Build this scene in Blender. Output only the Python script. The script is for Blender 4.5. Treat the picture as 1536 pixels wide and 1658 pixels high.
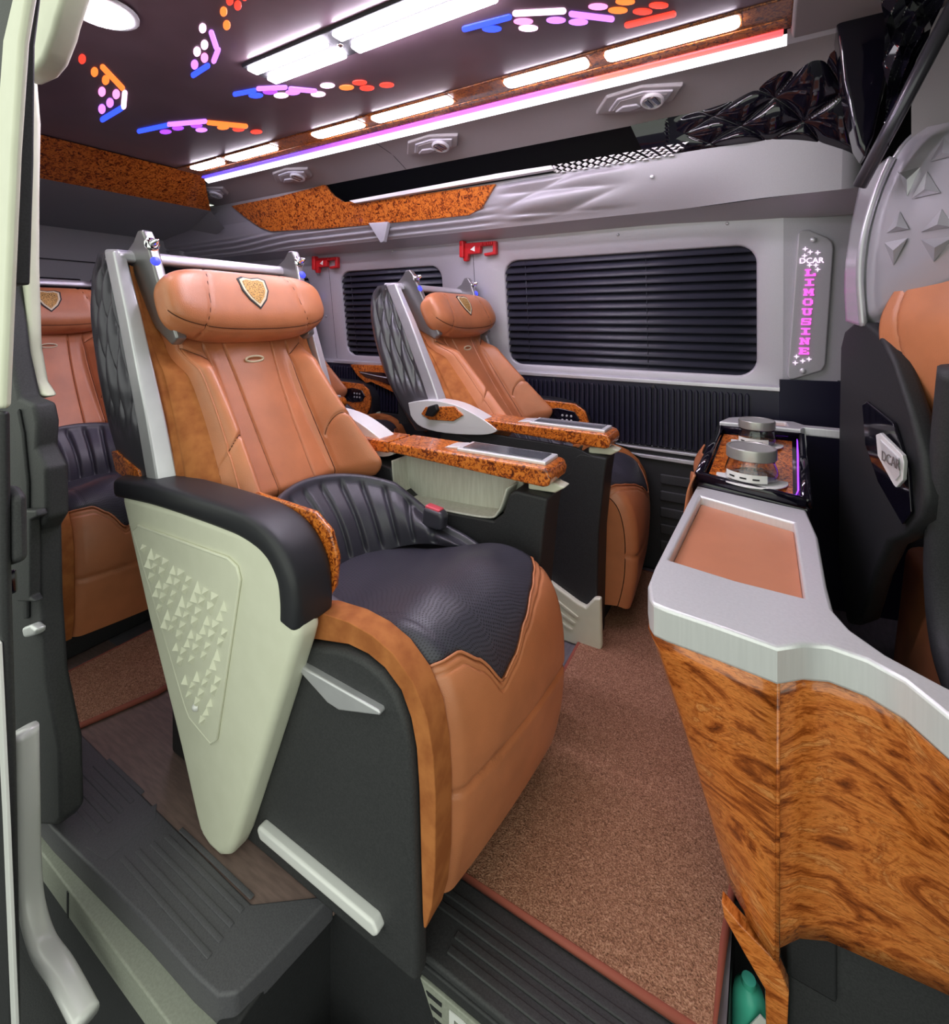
import bpy, bmesh, math, random
from mathutils import Vector, Matrix
from math import sin, cos, pi, exp, radians, sqrt, atan2, floor

for o in list(bpy.data.objects):
    bpy.data.objects.remove(o)
random.seed(7)
SC = bpy.context.scene
COL = SC.collection

# ------------------------------------------------------------------ camera
YAW = radians(30.7); FPX = 800.0; CX, CY = 768.0, 515.0; CAM = Vector((0, 0, 1.15))
cd = bpy.data.cameras.new('camera')
cd.sensor_fit = 'AUTO'; cd.sensor_width = 36.0
cd.lens = FPX / 1658.0 * 36.0
cd.shift_y = -(829.0 - CY) / 1658.0
cd.clip_start = 0.02
cam = bpy.data.objects.new('camera', cd); COL.objects.link(cam)
cam.location = CAM; cam.rotation_euler = (radians(90), 0, YAW)
SC.camera = cam

# ------------------------------------------------------------------ world + exposure
w = bpy.data.worlds.new('world'); SC.world = w; w.use_nodes = True
bg = w.node_tree.nodes['Background']
bg.inputs[0].default_value = (0.93, 1.0, 0.86, 1); bg.inputs[1].default_value = 0.85
vs = SC.view_settings
vs.view_transform = 'Standard'; vs.look = 'None'; vs.gamma = 1.0; vs.use_curve_mapping = False
vs.exposure = 0.80
LAMP = 26.0          # strength of the white ceiling lamps

# ------------------------------------------------------------------ helpers
FW = Vector((-sin(YAW), cos(YAW), 0)); RT = Vector((cos(YAW), sin(YAW), 0)); UP = Vector((0, 0, 1))
def at(px, py, ax, val):
    """point seen at a pixel of the 1536x1658 frame on the plane <ax> = val (world units)"""
    d = FW + RT * ((px - CX) / FPX) - UP * ((py - CY) / FPX)
    i = 'xyz'.index(ax)
    return CAM + d * ((val - CAM[i]) / d[i])

def tag(o, label=None, cat=None, group=None, kind=None):
    if label: o['label'] = label
    if cat: o['category'] = cat
    if group: o['group'] = group
    if kind: o['kind'] = kind
    return o
def empty(name, loc=(0, 0, 0), label=None, cat=None, group=None, kind=None, parent=None):
    o = bpy.data.objects.new(name, None); COL.objects.link(o); o.location = loc
    o.empty_display_size = 0.05; o.parent = parent
    return tag(o, label, cat, group, kind)
def mk(name, verts, faces, mat, parent=None, smooth=True, uvs=None, recalc=False):
    me = bpy.data.meshes.new(name)
    me.from_pydata([tuple(v) for v in verts], [], faces)
    if uvs is not None:
        ul = me.uv_layers.new(name='UVMap')
        for l in me.loops: ul.data[l.index].uv = uvs[l.vertex_index]
    if recalc:
        bm = bmesh.new(); bm.from_mesh(me); bmesh.ops.recalc_face_normals(bm, faces=bm.faces); bm.to_mesh(me); bm.free()
    me.materials.append(mat)
    if smooth: me.shade_smooth()
    o = bpy.data.objects.new(name, me); COL.objects.link(o); o.parent = parent
    return o
def link_copy(o, parent=None):
    c = o.copy(); COL.objects.link(c); c.parent = parent
    return c
def copy_tree(o, parent=None):
    c = link_copy(o, parent)
    for ch in list(o.children): copy_tree(ch, c)
    return c
def bev(o, wd, seg=3, ang=35):
    m = o.modifiers.new('bevel', 'BEVEL'); m.width = wd; m.segments = seg; m.limit_method = 'ANGLE'
    m.angle_limit = radians(ang); m.harden_normals = False
    wn = o.modifiers.new('wn', 'WEIGHTED_NORMAL'); wn.keep_sharp = True
    return o
def grid(name, fn, nu, nv, mat, parent=None, smooth=True, uvs=(1, 1), thick=0, closeu=False, off=1):
    V = []; UVS = []; Fc = []
    for j in range(nv + 1):
        for i in range(nu + (0 if closeu else 1)):
            u, v = i / nu, j / nv
            V.append(fn(u, v)); UVS.append((u * uvs[0], v * uvs[1]))
    n = nu if closeu else nu + 1
    for j in range(nv):
        for i in range(nu):
            a = j * n + i; b = j * n + (i + 1) % n
            Fc.append((a, b, b + n, a + n))
    o = mk(name, V, Fc, mat, parent, smooth, UVS)
    if thick:
        m = o.modifiers.new('solid', 'SOLIDIFY'); m.thickness = thick; m.offset = off
    return o
def prism(name, pts, ax, d0, d1, mat, parent=None, bw=0.004, seg=2, smooth=True, sy=1):
    """polygon in the plane across <ax>, extruded d0..d1.  ax y: pts=(x,z); ax x: pts=(y,z); ax z: pts=(x,y)"""
    def P(p, d):
        if ax == 'y': return (p[0], sy * d, p[1])
        if ax == 'x': return (d, sy * p[0], p[1])
        return (p[0], sy * p[1], d)
    n = len(pts)
    V = [P(p, d0) for p in pts] + [P(p, d1) for p in pts]
    Fc = [tuple(range(n)), tuple(range(2 * n - 1, n - 1, -1))]
    Fc += [(i, (i + 1) % n, n + (i + 1) % n, n + i) for i in range(n)]
    o = mk(name, V, Fc, mat, parent, smooth and bw > 0, recalc=True)
    if bw: bev(o, bw, seg)
    return o
def box(name, x, y, z, mat, parent=None, bw=0.004, seg=2, sy=1):
    return prism(name, [(x[0], y[0]), (x[1], y[0]), (x[1], y[1]), (x[0], y[1])], 'z', z[0], z[1], mat, parent, bw, seg, True, sy)
def sweep(name, path, sec, mat, parent=None, up=Vector((0, 1, 0)), cap=True, smooth=True, closed=False):
    """sec(t) -> list of (a,b): a along the side axis, b along the normal, at each path point"""
    path = [Vector(p) for p in path]; n = len(path); V = []; Fc = []; m = None
    for k, p in enumerate(path):
        if closed: t = path[(k + 1) % n] - path[k - 1]
        else: t = path[min(k + 1, n - 1)] - path[max(k - 1, 0)]
        t.normalize()
        s = (up - t * up.dot(t)).normalized(); nrm = t.cross(s)
        sc = sec(k / max(n - 1, 1)); m = len(sc)
        for a, b in sc: V.append(p + s * a + nrm * b)
    rng = n if closed else n - 1
    for k in range(rng):
        k2 = (k + 1) % n
        for i in range(m):
            j = (i + 1) % m
            Fc.append((k * m + i, k * m + j, k2 * m + j, k2 * m + i))
    if cap and not closed:
        Fc.append(tuple(range(m))); Fc.append(tuple(range(n * m - 1, (n - 1) * m - 1, -1)))
    return mk(name, V, Fc, mat, parent, smooth, recalc=True)
def ring(r, n=8):
    c = [(r * cos(2 * pi * i / n), r * sin(2 * pi * i / n)) for i in range(n)]
    return lambda t: c
def superell(a, b, e=0.5, n=20):
    out = []
    for i in range(n):
        t = 2 * pi * i / n
        c, s = cos(t), sin(t)
        out.append((a * math.copysign(abs(c) ** e, c), b * math.copysign(abs(s) ** e, s)))
    return out
def tube(name, path, r, mat, parent=None, n=8, up=Vector((0.12, 0.93, 0.31)), closed=False):
    return sweep(name, path, ring(r, n), mat, parent, up, True, True, closed)
def lathe(name, prof, mat, parent=None, n=24, M=Matrix.Identity(4)):
    V = []; Fc = []; k = len(prof)
    for i in range(n):
        t = 2 * pi * i / n
        for r, z in prof: V.append(M @ Vector((r * cos(t), r * sin(t), z)))
    for i in range(n):
        j = (i + 1) % n
        for a in range(k - 1): Fc.append((i * k + a, j * k + a, j * k + a + 1, i * k + a + 1))
    Fc.append(tuple(i * k for i in range(n))[::-1]); Fc.append(tuple(i * k + k - 1 for i in range(n)))
    o = mk(name, V, Fc, mat, parent, True, recalc=True)
    bev(o, 0.0006, 1, 50)
    return o
def spline(pts, n):
    """Catmull-Rom resample"""
    pts = [Vector(p) for p in pts]; out = []; m = len(pts) - 1
    for k in range(n + 1):
        t = k / n * m; i = min(int(t), m - 1); f = t - i
        p0 = pts[max(i - 1, 0)]; p1 = pts[i]; p2 = pts[i + 1]; p3 = pts[min(i + 2, m)]
        out.append(0.5 * ((2 * p1) + (p2 - p0) * f + (2 * p0 - 5 * p1 + 4 * p2 - p3) * f * f + (3 * p1 - p0 - 3 * p2 + p3) * f ** 3))
    return out
def sm(a, b, x):
    t = min(1, max(0, (x - a) / (b - a))); return t * t * (3 - 2 * t)
def lerp(a, b, t): return a + (b - a) * t
def rrect(x0, x1, z0, z1, r, n=6):
    P = []
    for cx, cz, a0 in ((x1 - r, z1 - r, 0), (x0 + r, z1 - r, 90), (x0 + r, z0 + r, 180), (x1 - r, z0 + r, 270)):
        for i in range(n + 1):
            a = radians(a0 + 90 * i / n); P.append((cx + r * cos(a), cz + r * sin(a)))
    return P
def text(name, s, size, mat, parent, M, depth=0.001):
    cu = bpy.data.curves.new('t', 'FONT'); cu.body = s; cu.size = size; cu.extrude = depth; cu.align_x = 'CENTER'; cu.align_y = 'CENTER'; cu.resolution_u = 3
    t = bpy.data.objects.new('t', cu); COL.objects.link(t)
    dg = bpy.context.evaluated_depsgraph_get()
    me = bpy.data.meshes.new_from_object(t.evaluated_get(dg))
    bpy.data.objects.remove(t); bpy.data.curves.remove(cu)
    me.name = name; me.transform(M); me.materials.clear(); me.materials.append(mat)
    o = bpy.data.objects.new(name, me); COL.objects.link(o); o.parent = parent
    return o

# ------------------------------------------------------------------ materials
def base_mat(name, col, rough=0.5, metal=0.0, coat=0.0, spec=0.5, emis=None, estr=0.0, alpha=None, trans=0.0, ior=1.45):
    m = bpy.data.materials.new(name); m.use_nodes = True
    b = m.node_tree.nodes['Principled BSDF']
    b.inputs['Base Color'].default_value = (*col, 1); b.inputs['Roughness'].default_value = rough
    b.inputs['Metallic'].default_value = metal; b.inputs['Coat Weight'].default_value = coat
    b.inputs['Coat Roughness'].default_value = 0.06
    b.inputs['Specular IOR Level'].default_value = spec; b.inputs['IOR'].default_value = ior
    b.inputs['Transmission Weight'].default_value = trans
    if emis:
        b.inputs['Emission Color'].default_value = (*emis, 1); b.inputs['Emission Strength'].default_value = estr
    return m
class NT:
    def __init__(s, m): s.m = m; s.t = m.node_tree; s.b = s.t.nodes['Principled BSDF']
    def n(s, typ, **kw):
        nd = s.t.nodes.new(typ)
        for k, v in kw.items():
            if k in nd.inputs.keys(): nd.inputs[k].default_value = v
            else: setattr(nd, k, v)
        return nd
    def l(s, a, b): s.t.links.new(a, b)
    def coord(s, which='Object', scale=(1, 1, 1), rot=(0, 0, 0)):
        tc = s.n('ShaderNodeTexCoord'); mp = s.n('ShaderNodeMapping')
        mp.inputs['Scale'].default_value = scale; mp.inputs['Rotation'].default_value = rot
        s.l(tc.outputs[which], mp.inputs['Vector']); return mp.outputs[0]
    def ramp(s, fac, stops, interp='LINEAR'):
        r = s.n('ShaderNodeValToRGB'); e = r.color_ramp.elements; r.color_ramp.interpolation = interp
        while len(e) < len(stops): e.new(0.5)
        for k, (p, c) in enumerate(stops): e[k].position = p; e[k].color = (*c, 1) if len(c) == 3 else c
        s.l(fac, r.inputs[0]); return r.outputs[0]
    def bump(s, h, strength=0.2, dist=0.002):
        bp = s.n('ShaderNodeBump'); bp.inputs['Strength'].default_value = strength; bp.inputs['Distance'].default_value = dist
        s.l(h, bp.inputs['Height']); s.l(bp.outputs[0], s.b.inputs['Normal'])
    def color(s, c): s.l(c, s.b.inputs['Base Color'])
def leather(name, col, rough=0.4, var=0.12, scale=420, bs=0.25):
    m = base_mat(name, col, rough); k = NT(m); v = k.coord()
    k.b.inputs['Coat Weight'].default_value = 0.35; k.b.inputs['Coat Roughness'].default_value = 0.38
    vo = k.n('ShaderNodeTexVoronoi', Scale=scale); k.l(v, vo.inputs['Vector'])
    k.bump(vo.outputs['Distance'], bs, 0.0012)
    no = k.n('ShaderNodeTexNoise', Scale=9.0, Detail=3.0); k.l(v, no.inputs['Vector'])
    k.color(k.ramp(no.outputs['Fac'], [(0.3, tuple(c * (1 - var) for c in col)), (0.7, tuple(min(1, c * (1 + var)) for c in col))]))
    return m
def perforated(name, col, rough=0.38, pitch=0.009):
    m = base_mat(name, col, rough); k = NT(m)
    v = k.coord('UV', (1 / pitch, 1 / pitch, 1), (0, 0, radians(45)))
    fr = k.n('ShaderNodeVectorMath', operation='FRACTION'); k.l(v, fr.inputs[0])
    sb = k.n('ShaderNodeVectorMath', operation='SUBTRACT'); k.l(fr.outputs[0], sb.inputs[0]); sb.inputs[1].default_value = (0.5, 0.5, 0)
    ml = k.n('ShaderNodeVectorMath', operation='MULTIPLY'); k.l(sb.outputs[0], ml.inputs[0]); ml.inputs[1].default_value = (1, 1, 0)
    ln = k.n('ShaderNodeVectorMath', operation='LENGTH'); k.l(ml.outputs[0], ln.inputs[0])
    hole = k.ramp(ln.outputs['Value'], [(0.16, (0, 0, 0)), (0.30, (1, 1, 1))])
    k.bump(hole, 0.35, 0.0012)
    mx = k.n('ShaderNodeMix', data_type='RGBA'); k.l(hole, mx.inputs['Factor'])
    mx.inputs['A'].default_value = tuple(c * 0.35 for c in col) + (1,); mx.inputs['B'].default_value = (*col, 1)
    k.color(mx.outputs['Result'])
    return m
def noisy(name, col, col2, scale=40, rough=0.5, bs=0.0, detail=6, coat=0.0, metal=0.0, dist=0.003, lo=0.35, hi=0.65, stretch=(1, 1, 1), distort=0.0, spec=0.5, rot=(0, 0, 0)):
    m = base_mat(name, col, rough, metal, coat, spec); k = NT(m); v = k.coord('Object', stretch, rot)
    no = k.n('ShaderNodeTexNoise', Scale=float(scale), Detail=float(detail), Distortion=float(distort)); k.l(v, no.inputs['Vector'])
    k.color(k.ramp(no.outputs['Fac'], [(lo, col), (hi, col2)]))
    if bs: k.bump(no.outputs['Fac'], bs, dist)
    return m
def burl(name, scale=70, coat=0.8, dark=1.0, stretch=(1, 1, 1), distort=1.5, rough=0.3, rot=(0, 0, 0), stops=None):
    m = base_mat(name, (.5, .2, .05), rough, 0, coat); k = NT(m); v = k.coord('Object', stretch, rot)
    no = k.n('ShaderNodeTexNoise', Scale=float(scale), Detail=7.0, Distortion=float(distort), Roughness=0.62); k.l(v, no.inputs['Vector'])
    stops = stops or [(0.33, (.06, .010, .003)), (0.44, (.26, .048, .008)), (0.50, (.62, .150, .018)), (0.60, (.80, .25, .038)), (0.74, (.50, .105, .014))]
    k.color(k.ramp(no.outputs['Fac'], [(p, tuple(x * dark for x in c)) for p, c in stops]))
    return m
def glow(name, col, strength):
    m = base_mat(name, tuple(0.5 * c + 0.05 for c in col), 0.4, emis=col, estr=strength)
    return m

m_tan = leather('tan_leather', (.57, .205, .090), 0.33)
m_tan_perf = perforated('tan_perforated_leather', (.56, .20, .075), 0.42, 0.006)
m_suede = noisy('rust_suede', (.34, .10, .024), (.48, .165, .045), 26, 0.85, 0.15, 5)
m_blk = leather('black_leather', (.046, .045, .062), 0.36, 0.1)
m_blk_perf = perforated('black_perforated_leather', (.050, .048, .066), 0.36, 0.0062)
m_pad = perforated('armrest_leather', (.022, .022, .028), 0.42, 0.007)
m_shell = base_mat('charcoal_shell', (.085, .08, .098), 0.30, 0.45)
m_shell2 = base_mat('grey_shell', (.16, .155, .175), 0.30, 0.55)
m_silver = noisy('satin_silver', (.60, .59, .64), (.66, .65, .70), 14, 0.34, 0, 3, 0, 0.5)
m_alu = noisy('brushed_aluminium', (.76, .76, .79), (.80, .80, .83), 160, 0.36, 0.0, 4, 0, 0.35, stretch=(1, 1, 0.05))
m_quilt = base_mat('silver_vinyl', (.50, .49, .53), 0.22, 0.35)
m_gun = base_mat('gunmetal', (.30, .29, .30), 0.3, 0.7)
m_white = base_mat('pearl_white', (.80, .79, .80), 0.3, 0.1)
m_cream = noisy('pale_grey_plastic', (.71, .71, .58), (.74, .74, .61), 20, 0.40, 0)
m_dark = noisy('black_plastic', (.020, .020, .023), (.028, .028, .032), 300, 0.55, 0.12, 2)
m_dark2 = noisy('charcoal_plastic', (.030, .030, .034), (.042, .042, .046), 300, 0.6, 0.2, 2)
m_gloss = base_mat('black_gloss', (.006, .005, .011), 0.07, 0, 0.6)
m_burl = burl('burl_wood', 75)
m_burl_s = burl('burl_wood_small', 95)
m_burl_dark = burl('dark_burl_wood', 60, dark=0.55)
m_burl_roof = burl('roof_burl_wood', 50)
m_wall = noisy('silver_grey_panel', (.50, .48, .54), (.54, .52, .58), 500, 0.42, 0.05, 2, 0, 0.25)
m_trim = noisy('grey_moulded_trim', (.47, .455, .50), (.51, .495, .54), 500, 0.45, 0.05, 2, 0, 0.2)
m_cove = noisy('taupe_fabric', (.36, .33, .34), (.40, .365, .375), 700, 0.7, 0.1, 2)
m_rear = noisy('grey_rear_trim', (.40, .405, .42), (.44, .445, .46), 300, 0.6, 0.05, 2)
m_ceil = noisy('dark_ceiling_film', (.17, .11, .135), (.20, .13, .16), 5, 0.30, 0.0, 2, 0.15)
m_blind = base_mat('navy_blind', (.040, .040, .062), 0.36)
m_pane = base_mat('dark_pane', (.004, .004, .008), 0.1)
m_rib = base_mat('black_ribbed_plastic', (.012, .011, .028), 0.4)
m_vinyl = noisy('brown_vinyl', (.17, .115, .105), (.23, .155, .14), 120, 0.45, 0.1, 5, stretch=(0.15, 1, 1))
m_vinyl2 = noisy('grey_vinyl', (.12, .11, .13), (.16, .15, .17), 90, 0.45, 0.08, 4, stretch=(1, .2, 1))
m_chrome = base_mat('chrome', (.85, .85, .88), 0.08, 1.0)
m_red = base_mat('red_plastic', (.55, .015, .02), 0.35)
m_redlt = base_mat('buckle_red', (.75, .10, .14), 0.35)
m_gold = noisy('gold_thread', (.62, .36, .10), (.12, .06, .02), 260, 0.45, 0.2, 3, 0, 0.3, lo=0.5, hi=0.6)
m_cream2 = base_mat('cream_thread', (.78, .68, .48), 0.5)
m_black = base_mat('black_thread', (.012, .012, .014), 0.5)
m_mat_edge = base_mat('mat_binding', (.30, .075, .05), 0.7)
m_teal = base_mat('teal_plastic', (.08, .55, .40), 0.35)
m_seam = base_mat('dark_seam_thread', (.10, .03, .012), 0.7)
m_riser = noisy('grey_green_plastic', (.26, .27, .23), (.30, .31, .27), 200, 0.55, 0.1, 2)
m_paper = base_mat('white_paper', (.85, .85, .83), 0.6)
m_glass = base_mat('clear_glass', (.93, .95, .97), 0.04, trans=1.0, ior=1.45)
m_screen = base_mat('dark_glass_insert', (.10, .105, .12), 0.12, 0, 0.4)
m_bin = noisy('pale_felt', (.52, .52, .46), (.60, .60, .54), 150, 0.8, 0.1, 3, stretch=(1, 1, .1))
m_pinkpad = leather('coral_leather_pad', (.62, .24, .125), 0.5, 0.05)
m_lamp = glow('white_lamp', (.93, .845, 1.0), LAMP)
m_reflect_and_spot = glow('white_reflection_and_spot', (.94, .86, 1.0), LAMP * 0.7)  # spot lamp, and the centre lamps' reflections painted as glow on the wood edge
m_lip = glow('white_lip_glow', (.95, .92, 1.0), 1.3)  # trim lip given its own emission to imitate the LED light on it
m_cyan = glow('blue_button', (.02, .03, .9), 1.6)
LEDC = {'blue': glow('led_blue', (.02, .055, 1.0), 1.5), 'violet': glow('led_violet', (.30, .05, 1.0), 1.2), 'lilac': glow('led_lilac', (.50, .17, 1.0), 1.25),
        'pink': glow('led_pink', (1.0, .26, .70), 1.1), 'white': glow('led_white', (1.0, .62, .92), 1.6), 'orange': glow('led_orange', (1.0, .17, .025), 1.1), 'red': glow('led_red', (1.0, .04, .02), 1.0)}
m_sign = glow('sign_magenta', (.95, .12, .75), 0.65)
m_signw = glow('sign_white', (1.0, .75, 1.0), 0.8)
def led_strip_mat():
    m = base_mat('led_strip', (.2, .1, .2), 0.4); k = NT(m)
    tc = k.n('ShaderNodeTexCoord'); sp = k.n('ShaderNodeSeparateXYZ'); k.l(tc.outputs['Object'], sp.inputs[0])
    mr = k.n('ShaderNodeMapRange'); mr.inputs['From Min'].default_value = -3.1; mr.inputs['From Max'].default_value = 0.06
    k.l(sp.outputs['X'], mr.inputs['Value'])
    c = k.ramp(mr.outputs[0], [(0.0, (.05, .04, 1)), (0.30, (.12, .05, 1)), (0.52, (.55, .08, .95)), (0.72, (.75, .12, .75)), (0.82, (1, .16, .10)), (1.0, (1, .05, .05))])
    k.l(c, k.b.inputs['Emission Color']); k.b.inputs['Emission Strength'].default_value = 1.3
    return m
m_strip = led_strip_mat()
def carpet_mat(name, c1, c2):
    m = base_mat(name, c1, 0.95, spec=0.15); k = NT(m); v = k.coord()
    n1 = k.n('ShaderNodeTexNoise', Scale=330.0, Detail=3.0); k.l(v, n1.inputs['Vector'])
    n2 = k.n('ShaderNodeTexNoise', Scale=120.0, Detail=4.0, Distortion=2.0); k.l(v, n2.inputs['Vector'])
    mx = k.n('ShaderNodeMath', operation='ADD'); k.l(n1.outputs['Fac'], mx.inputs[0]); k.l(n2.outputs['Fac'], mx.inputs[1])
    hf = k.n('ShaderNodeMath', operation='MULTIPLY'); hf.inputs[1].default_value = 0.5; k.l(mx.outputs[0], hf.inputs[0])
    k.color(k.ramp(hf.outputs[0], [(0.36, tuple(x * .45 for x in c1)), (0.49, c1), (0.64, c2)]))
    k.bump(mx.outputs[0], 0.9, 0.006)
    return m
m_carpet = carpet_mat('coil_carpet', (.42, .20, .125), (.70, .40, .27))
def console_wood():
    m = base_mat('console_wood', (.6, .2, .04), 0.24, 0, 0.7); k = NT(m)
    v = k.coord('Object', (1.0, 1.0, 2.6), (0, radians(36), 0))
    n1 = k.n('ShaderNodeTexNoise', Scale=5.0, Detail=7.0, Distortion=2.8, Roughness=0.6); k.l(v, n1.inputs['Vector'])
    v2 = k.coord('Object', (1.0, 1.0, 4.5), (0, radians(36), 0))
    n2 = k.n('ShaderNodeTexNoise', Scale=42.0, Detail=7.0, Distortion=2.0, Roughness=0.68); k.l(v2, n2.inputs['Vector'])
    c1 = k.ramp(n1.outputs['Fac'], [(0.32, (.14, .030, .006)), (0.41, (.36, .085, .014)), (0.47, (.62, .175, .034)), (0.54, (.70, .225, .050)), (0.585, (.46, .115, .020)), (0.64, (.74, .29, .085)), (0.72, (.66, .20, .04)), (0.80, (.50, .13, .022))])
    c2 = k.ramp(n2.outputs['Fac'], [(0.36, (.42, .30, .22)), (0.47, (.95, .92, .9)), (0.62, (1.2, 1.25, 1.4))])
    mx = k.n('ShaderNodeMix', data_type='RGBA', blend_type='MULTIPLY'); mx.inputs['Factor'].default_value = 0.8
    k.l(c1, mx.inputs['A']); k.l(c2, mx.inputs['B']); k.color(mx.outputs['Result'])
    return m
m_wood = console_wood()

# ================================================================== THE VAN BODY
XR, XF = -4.1, 1.6            # rear and front ends
def wall_y(z): return 2.395 - (z - .867) * 0.121

# ---- floor
floor_o = prism('floor', [(XR, .85), (-.058, .85), (-.058, 1.14), (XF, 1.14), (XF, 2.5), (XR, 2.5)], 'z', -.04, 0, m_vinyl2, None, 0)
tag(floor_o, kind='structure')
fl2 = prism('floor', [(XR, .64), (-.87, .60), (-.743, .703), (-.743, .85), (XR, .85)], 'z', -.04, -.0005, m_vinyl, None, 0); tag(fl2, kind='structure')
# plastic tread beside the step well, with raised ribs
tread = empty('floor', kind='structure')
m_tread = noisy('grey_tread_plastic', (.078, .075, .088), (.096, .093, .106), 300, 0.5, 0.2, 2)
tp = [(XR, .45), (-1.38, .47), (-1.0, .489), (-.86, .492), (-.80, .497), (-.775, .515), (-.765, .56), (-.743, .703), (-.87, .61), (XR, .65)]
prism('tread_plate', tp, 'z', -.05, .004, m_tread, tread, 0.006, 3)
for gx0, gx1 in ((-1.52, -1.28), (-1.18, -.86)):
    for k in range(5):
        y = .515 + k * .024
        box('tread_rib', (gx0 + .012 * k, gx1 - .004 * k), (y, y + .010), (.003, .0062), m_tread, tread, 0.0015, 1)
prism('tread_clip', [(-1.27, .49), (-1.20, .50), (-1.205, .60), (-1.24, .62)], 'z', .003, .0055, m_tread, tread, 0.001, 1)
box('tread_riser', (XR, -.79), (.455, .50), (-.105, -.045), m_riser, tread, 0.004)
box('tread_skirt', (XR, -.79), (.475, .50), (-.40, -.105), m_dark, tread, 0.004)
box('tread_riser_seam', (-1.262, -1.256), (.4535, .456), (-.103, -.05), m_dark, tread, 0)
prism('well_side', [(.452, -.4), (.72, -.4), (.72, -.02), (.46, -.04)], 'x', -.80, -.765, m_dark, tread, 0.006)
# step well
well = empty('floor', kind='structure')
box('well_floor', (-.80, 1.2), (.15, 1.16), (-.34, -.30), m_dark, well, 0)
box('well_back', (-.07, 1.2), (1.14, 1.18), (-.34, -.01), m_dark, well, 0)
box('well_cheek', (-.075, -.058), (.74, 1.15), (-.34, -.002), m_dark, well, 0)
box('well_riser', (-.80, -.058), (.715, .75), (-.34, -.01), m_dark, well, 0.004)
prism('step_pad', [(at(545, 1600, 'z', -.20).x, .52), (at(575, 1570, 'z', -.2).x, .60), (at(590, 1568, 'z', -.2).x, .615), (at(700, 1650, 'z', -.2).x, .63), (.0, .64), (.0, .30), (-.60, .30)], 'z', -.30, -.20, m_dark2, well, 0.02, 4)
prism('step_pad_rim', [(-.52, .40), (-.50, .53), (-.42, .56), (.0, .58), (.0, .40)], 'z', -.201, -.194, m_dark, well, 0.003, 2)
box('ground', (-9, 5), (-4, 4), (-.56, -.52), m_dark2, None, 0); tag(bpy.data.objects['ground'], kind='structure')
# ribbed sill
sill = empty('trim_1', kind='structure')
box('sill_plate', (-.743, -.056), (.72, .86), (-.03, .001), m_dark2, sill, 0.006, 3)
for k in range(4):
    y = .742 + k * .0245
    box('sill_rib', (-.60 if k > 1 else -.50, -.06), (y, y + .014), (.0, .005), m_dark2, sill, 0.0025, 2)
# logo plate on the sill riser
lp = empty('sill_badge', (0, 0, 0), 'metal sill badge with serif letters on the step riser below the ribbed sill', 'badge')
prism('plate', [(-.535, -.028), (-.06, -.028), (-.06, -.145), (-.47, -.145)], 'y', .709, .716, m_riser, lp, 0.002)
for k in range(5):
    prism('stripe', [(-.520 + .008 * k, -.040 - .018 * k), (-.487, -.040 - .018 * k), (-.487, -.046 - .018 * k), (-.516 + .008 * k, -.046 - .018 * k)], 'y', .7075, .710, m_dark, lp, 0)
text('letters', 'DCAR', .105, m_white, lp, Matrix.Translation((-.335, .7075, -.078)) @ Matrix.Rotation(radians(90), 4, 'X'), .001)

# ---- carpets
def carpet(name, pts, label):
    e = empty(name, (0, 0, 0), label, 'mat', 'brown coil floor mats')
    prism('pile', pts, 'z', .001, .016, m_carpet, e, 0.004)
    n = len(pts)
    pth = [(p[0], p[1], .009) for p in pts]
    tube('binding', pth, .0085, m_mat_edge, e, 8, Vector((.01, .02, 1)), True)
    return e
carpet('floor_mat', [(-.55, .858), (-.075, .862), (-.072, 1.0), (-.06, 1.15), (-.03, 1.3), (-.03, 2.30), (-.58, 2.30), (-.57, 1.75)], 'brown coil floor mat in front of the tan seats beside the wooden console')
carpet('floor_mat', [(-1.93, .60), (-1.655, .625), (-1.60, .80), (-1.60, 1.32), (-1.93, 1.32)], 'brown coil floor mat behind the pale grey armrest panel')

# ---- far wall : window panels
WIN = [(-1.199, -.04, .905, 1.452), (-2.40, -1.605, .905, 1.452), (-3.55, -2.70, .905, 1.452)]
PAN = [(-1.386, .055), (-2.50, -1.386), (XR, -2.50)]
wall = empty('wall_far', kind='structure')
def yw(z, d=0): return wall_y(z) - d
for (x0, x1, z0, z1), (a, b) in zip(WIN, PAN):
    inner = rrect(x0, x1, z0, z1, .075, 7)
    cx, cz = (x0 + x1) / 2, (z0 + z1) / 2
    zt, zb = 1.575, .862
    V = []; Fc = []
    outer = []
    for x, z in inner:                     # project to the panel's border
        dx, dz = x - cx, z - cz
        ex = (x1 - x0) / 2; ez = (z1 - z0) / 2
        if abs(dx) / ex > abs(dz) / ez or abs(abs(dx) / ex - abs(dz) / ez) < 1e-6:
            ox = (b - .0015) if dx > 0 else (a + .0015); oz = cz + dz / ez * ((zt - cz) if dz > 0 else (cz - zb))
        else:
            oz = zt if dz > 0 else zb; ox = cx + dx / ex * ((b - cx) if dx > 0 else (cx - a))
        outer.append((ox, oz))
    # corners get exact
    n = len(inner)
    for k in range(4):
        i = k * 8 + 3
        sx = b - .0015 if k in (0, 3) else a + .0015; szz = zt if k in (0, 1) else zb
        outer[i] = (sx, szz); outer[i + 1] = (sx, szz)
    V += [(x, yw(z), z) for x, z in outer]
    V += [(x + (cx - x) * -.012, yw(z), z + (cz - z) * -.02) for x, z in inner]
    V += [(x, yw(z, -.006), z) for x, z in inner]
    V += [(x, yw(z, -.06), z) for x, z in inner]
    for r in range(3):
        for i in range(n):
            j = (i + 1) % n
            Fc.append((r * n + i, r * n + j, (r + 1) * n + j, (r + 1) * n + i))
    o = mk('window_panel', V, Fc, m_wall, wall, True)
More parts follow.
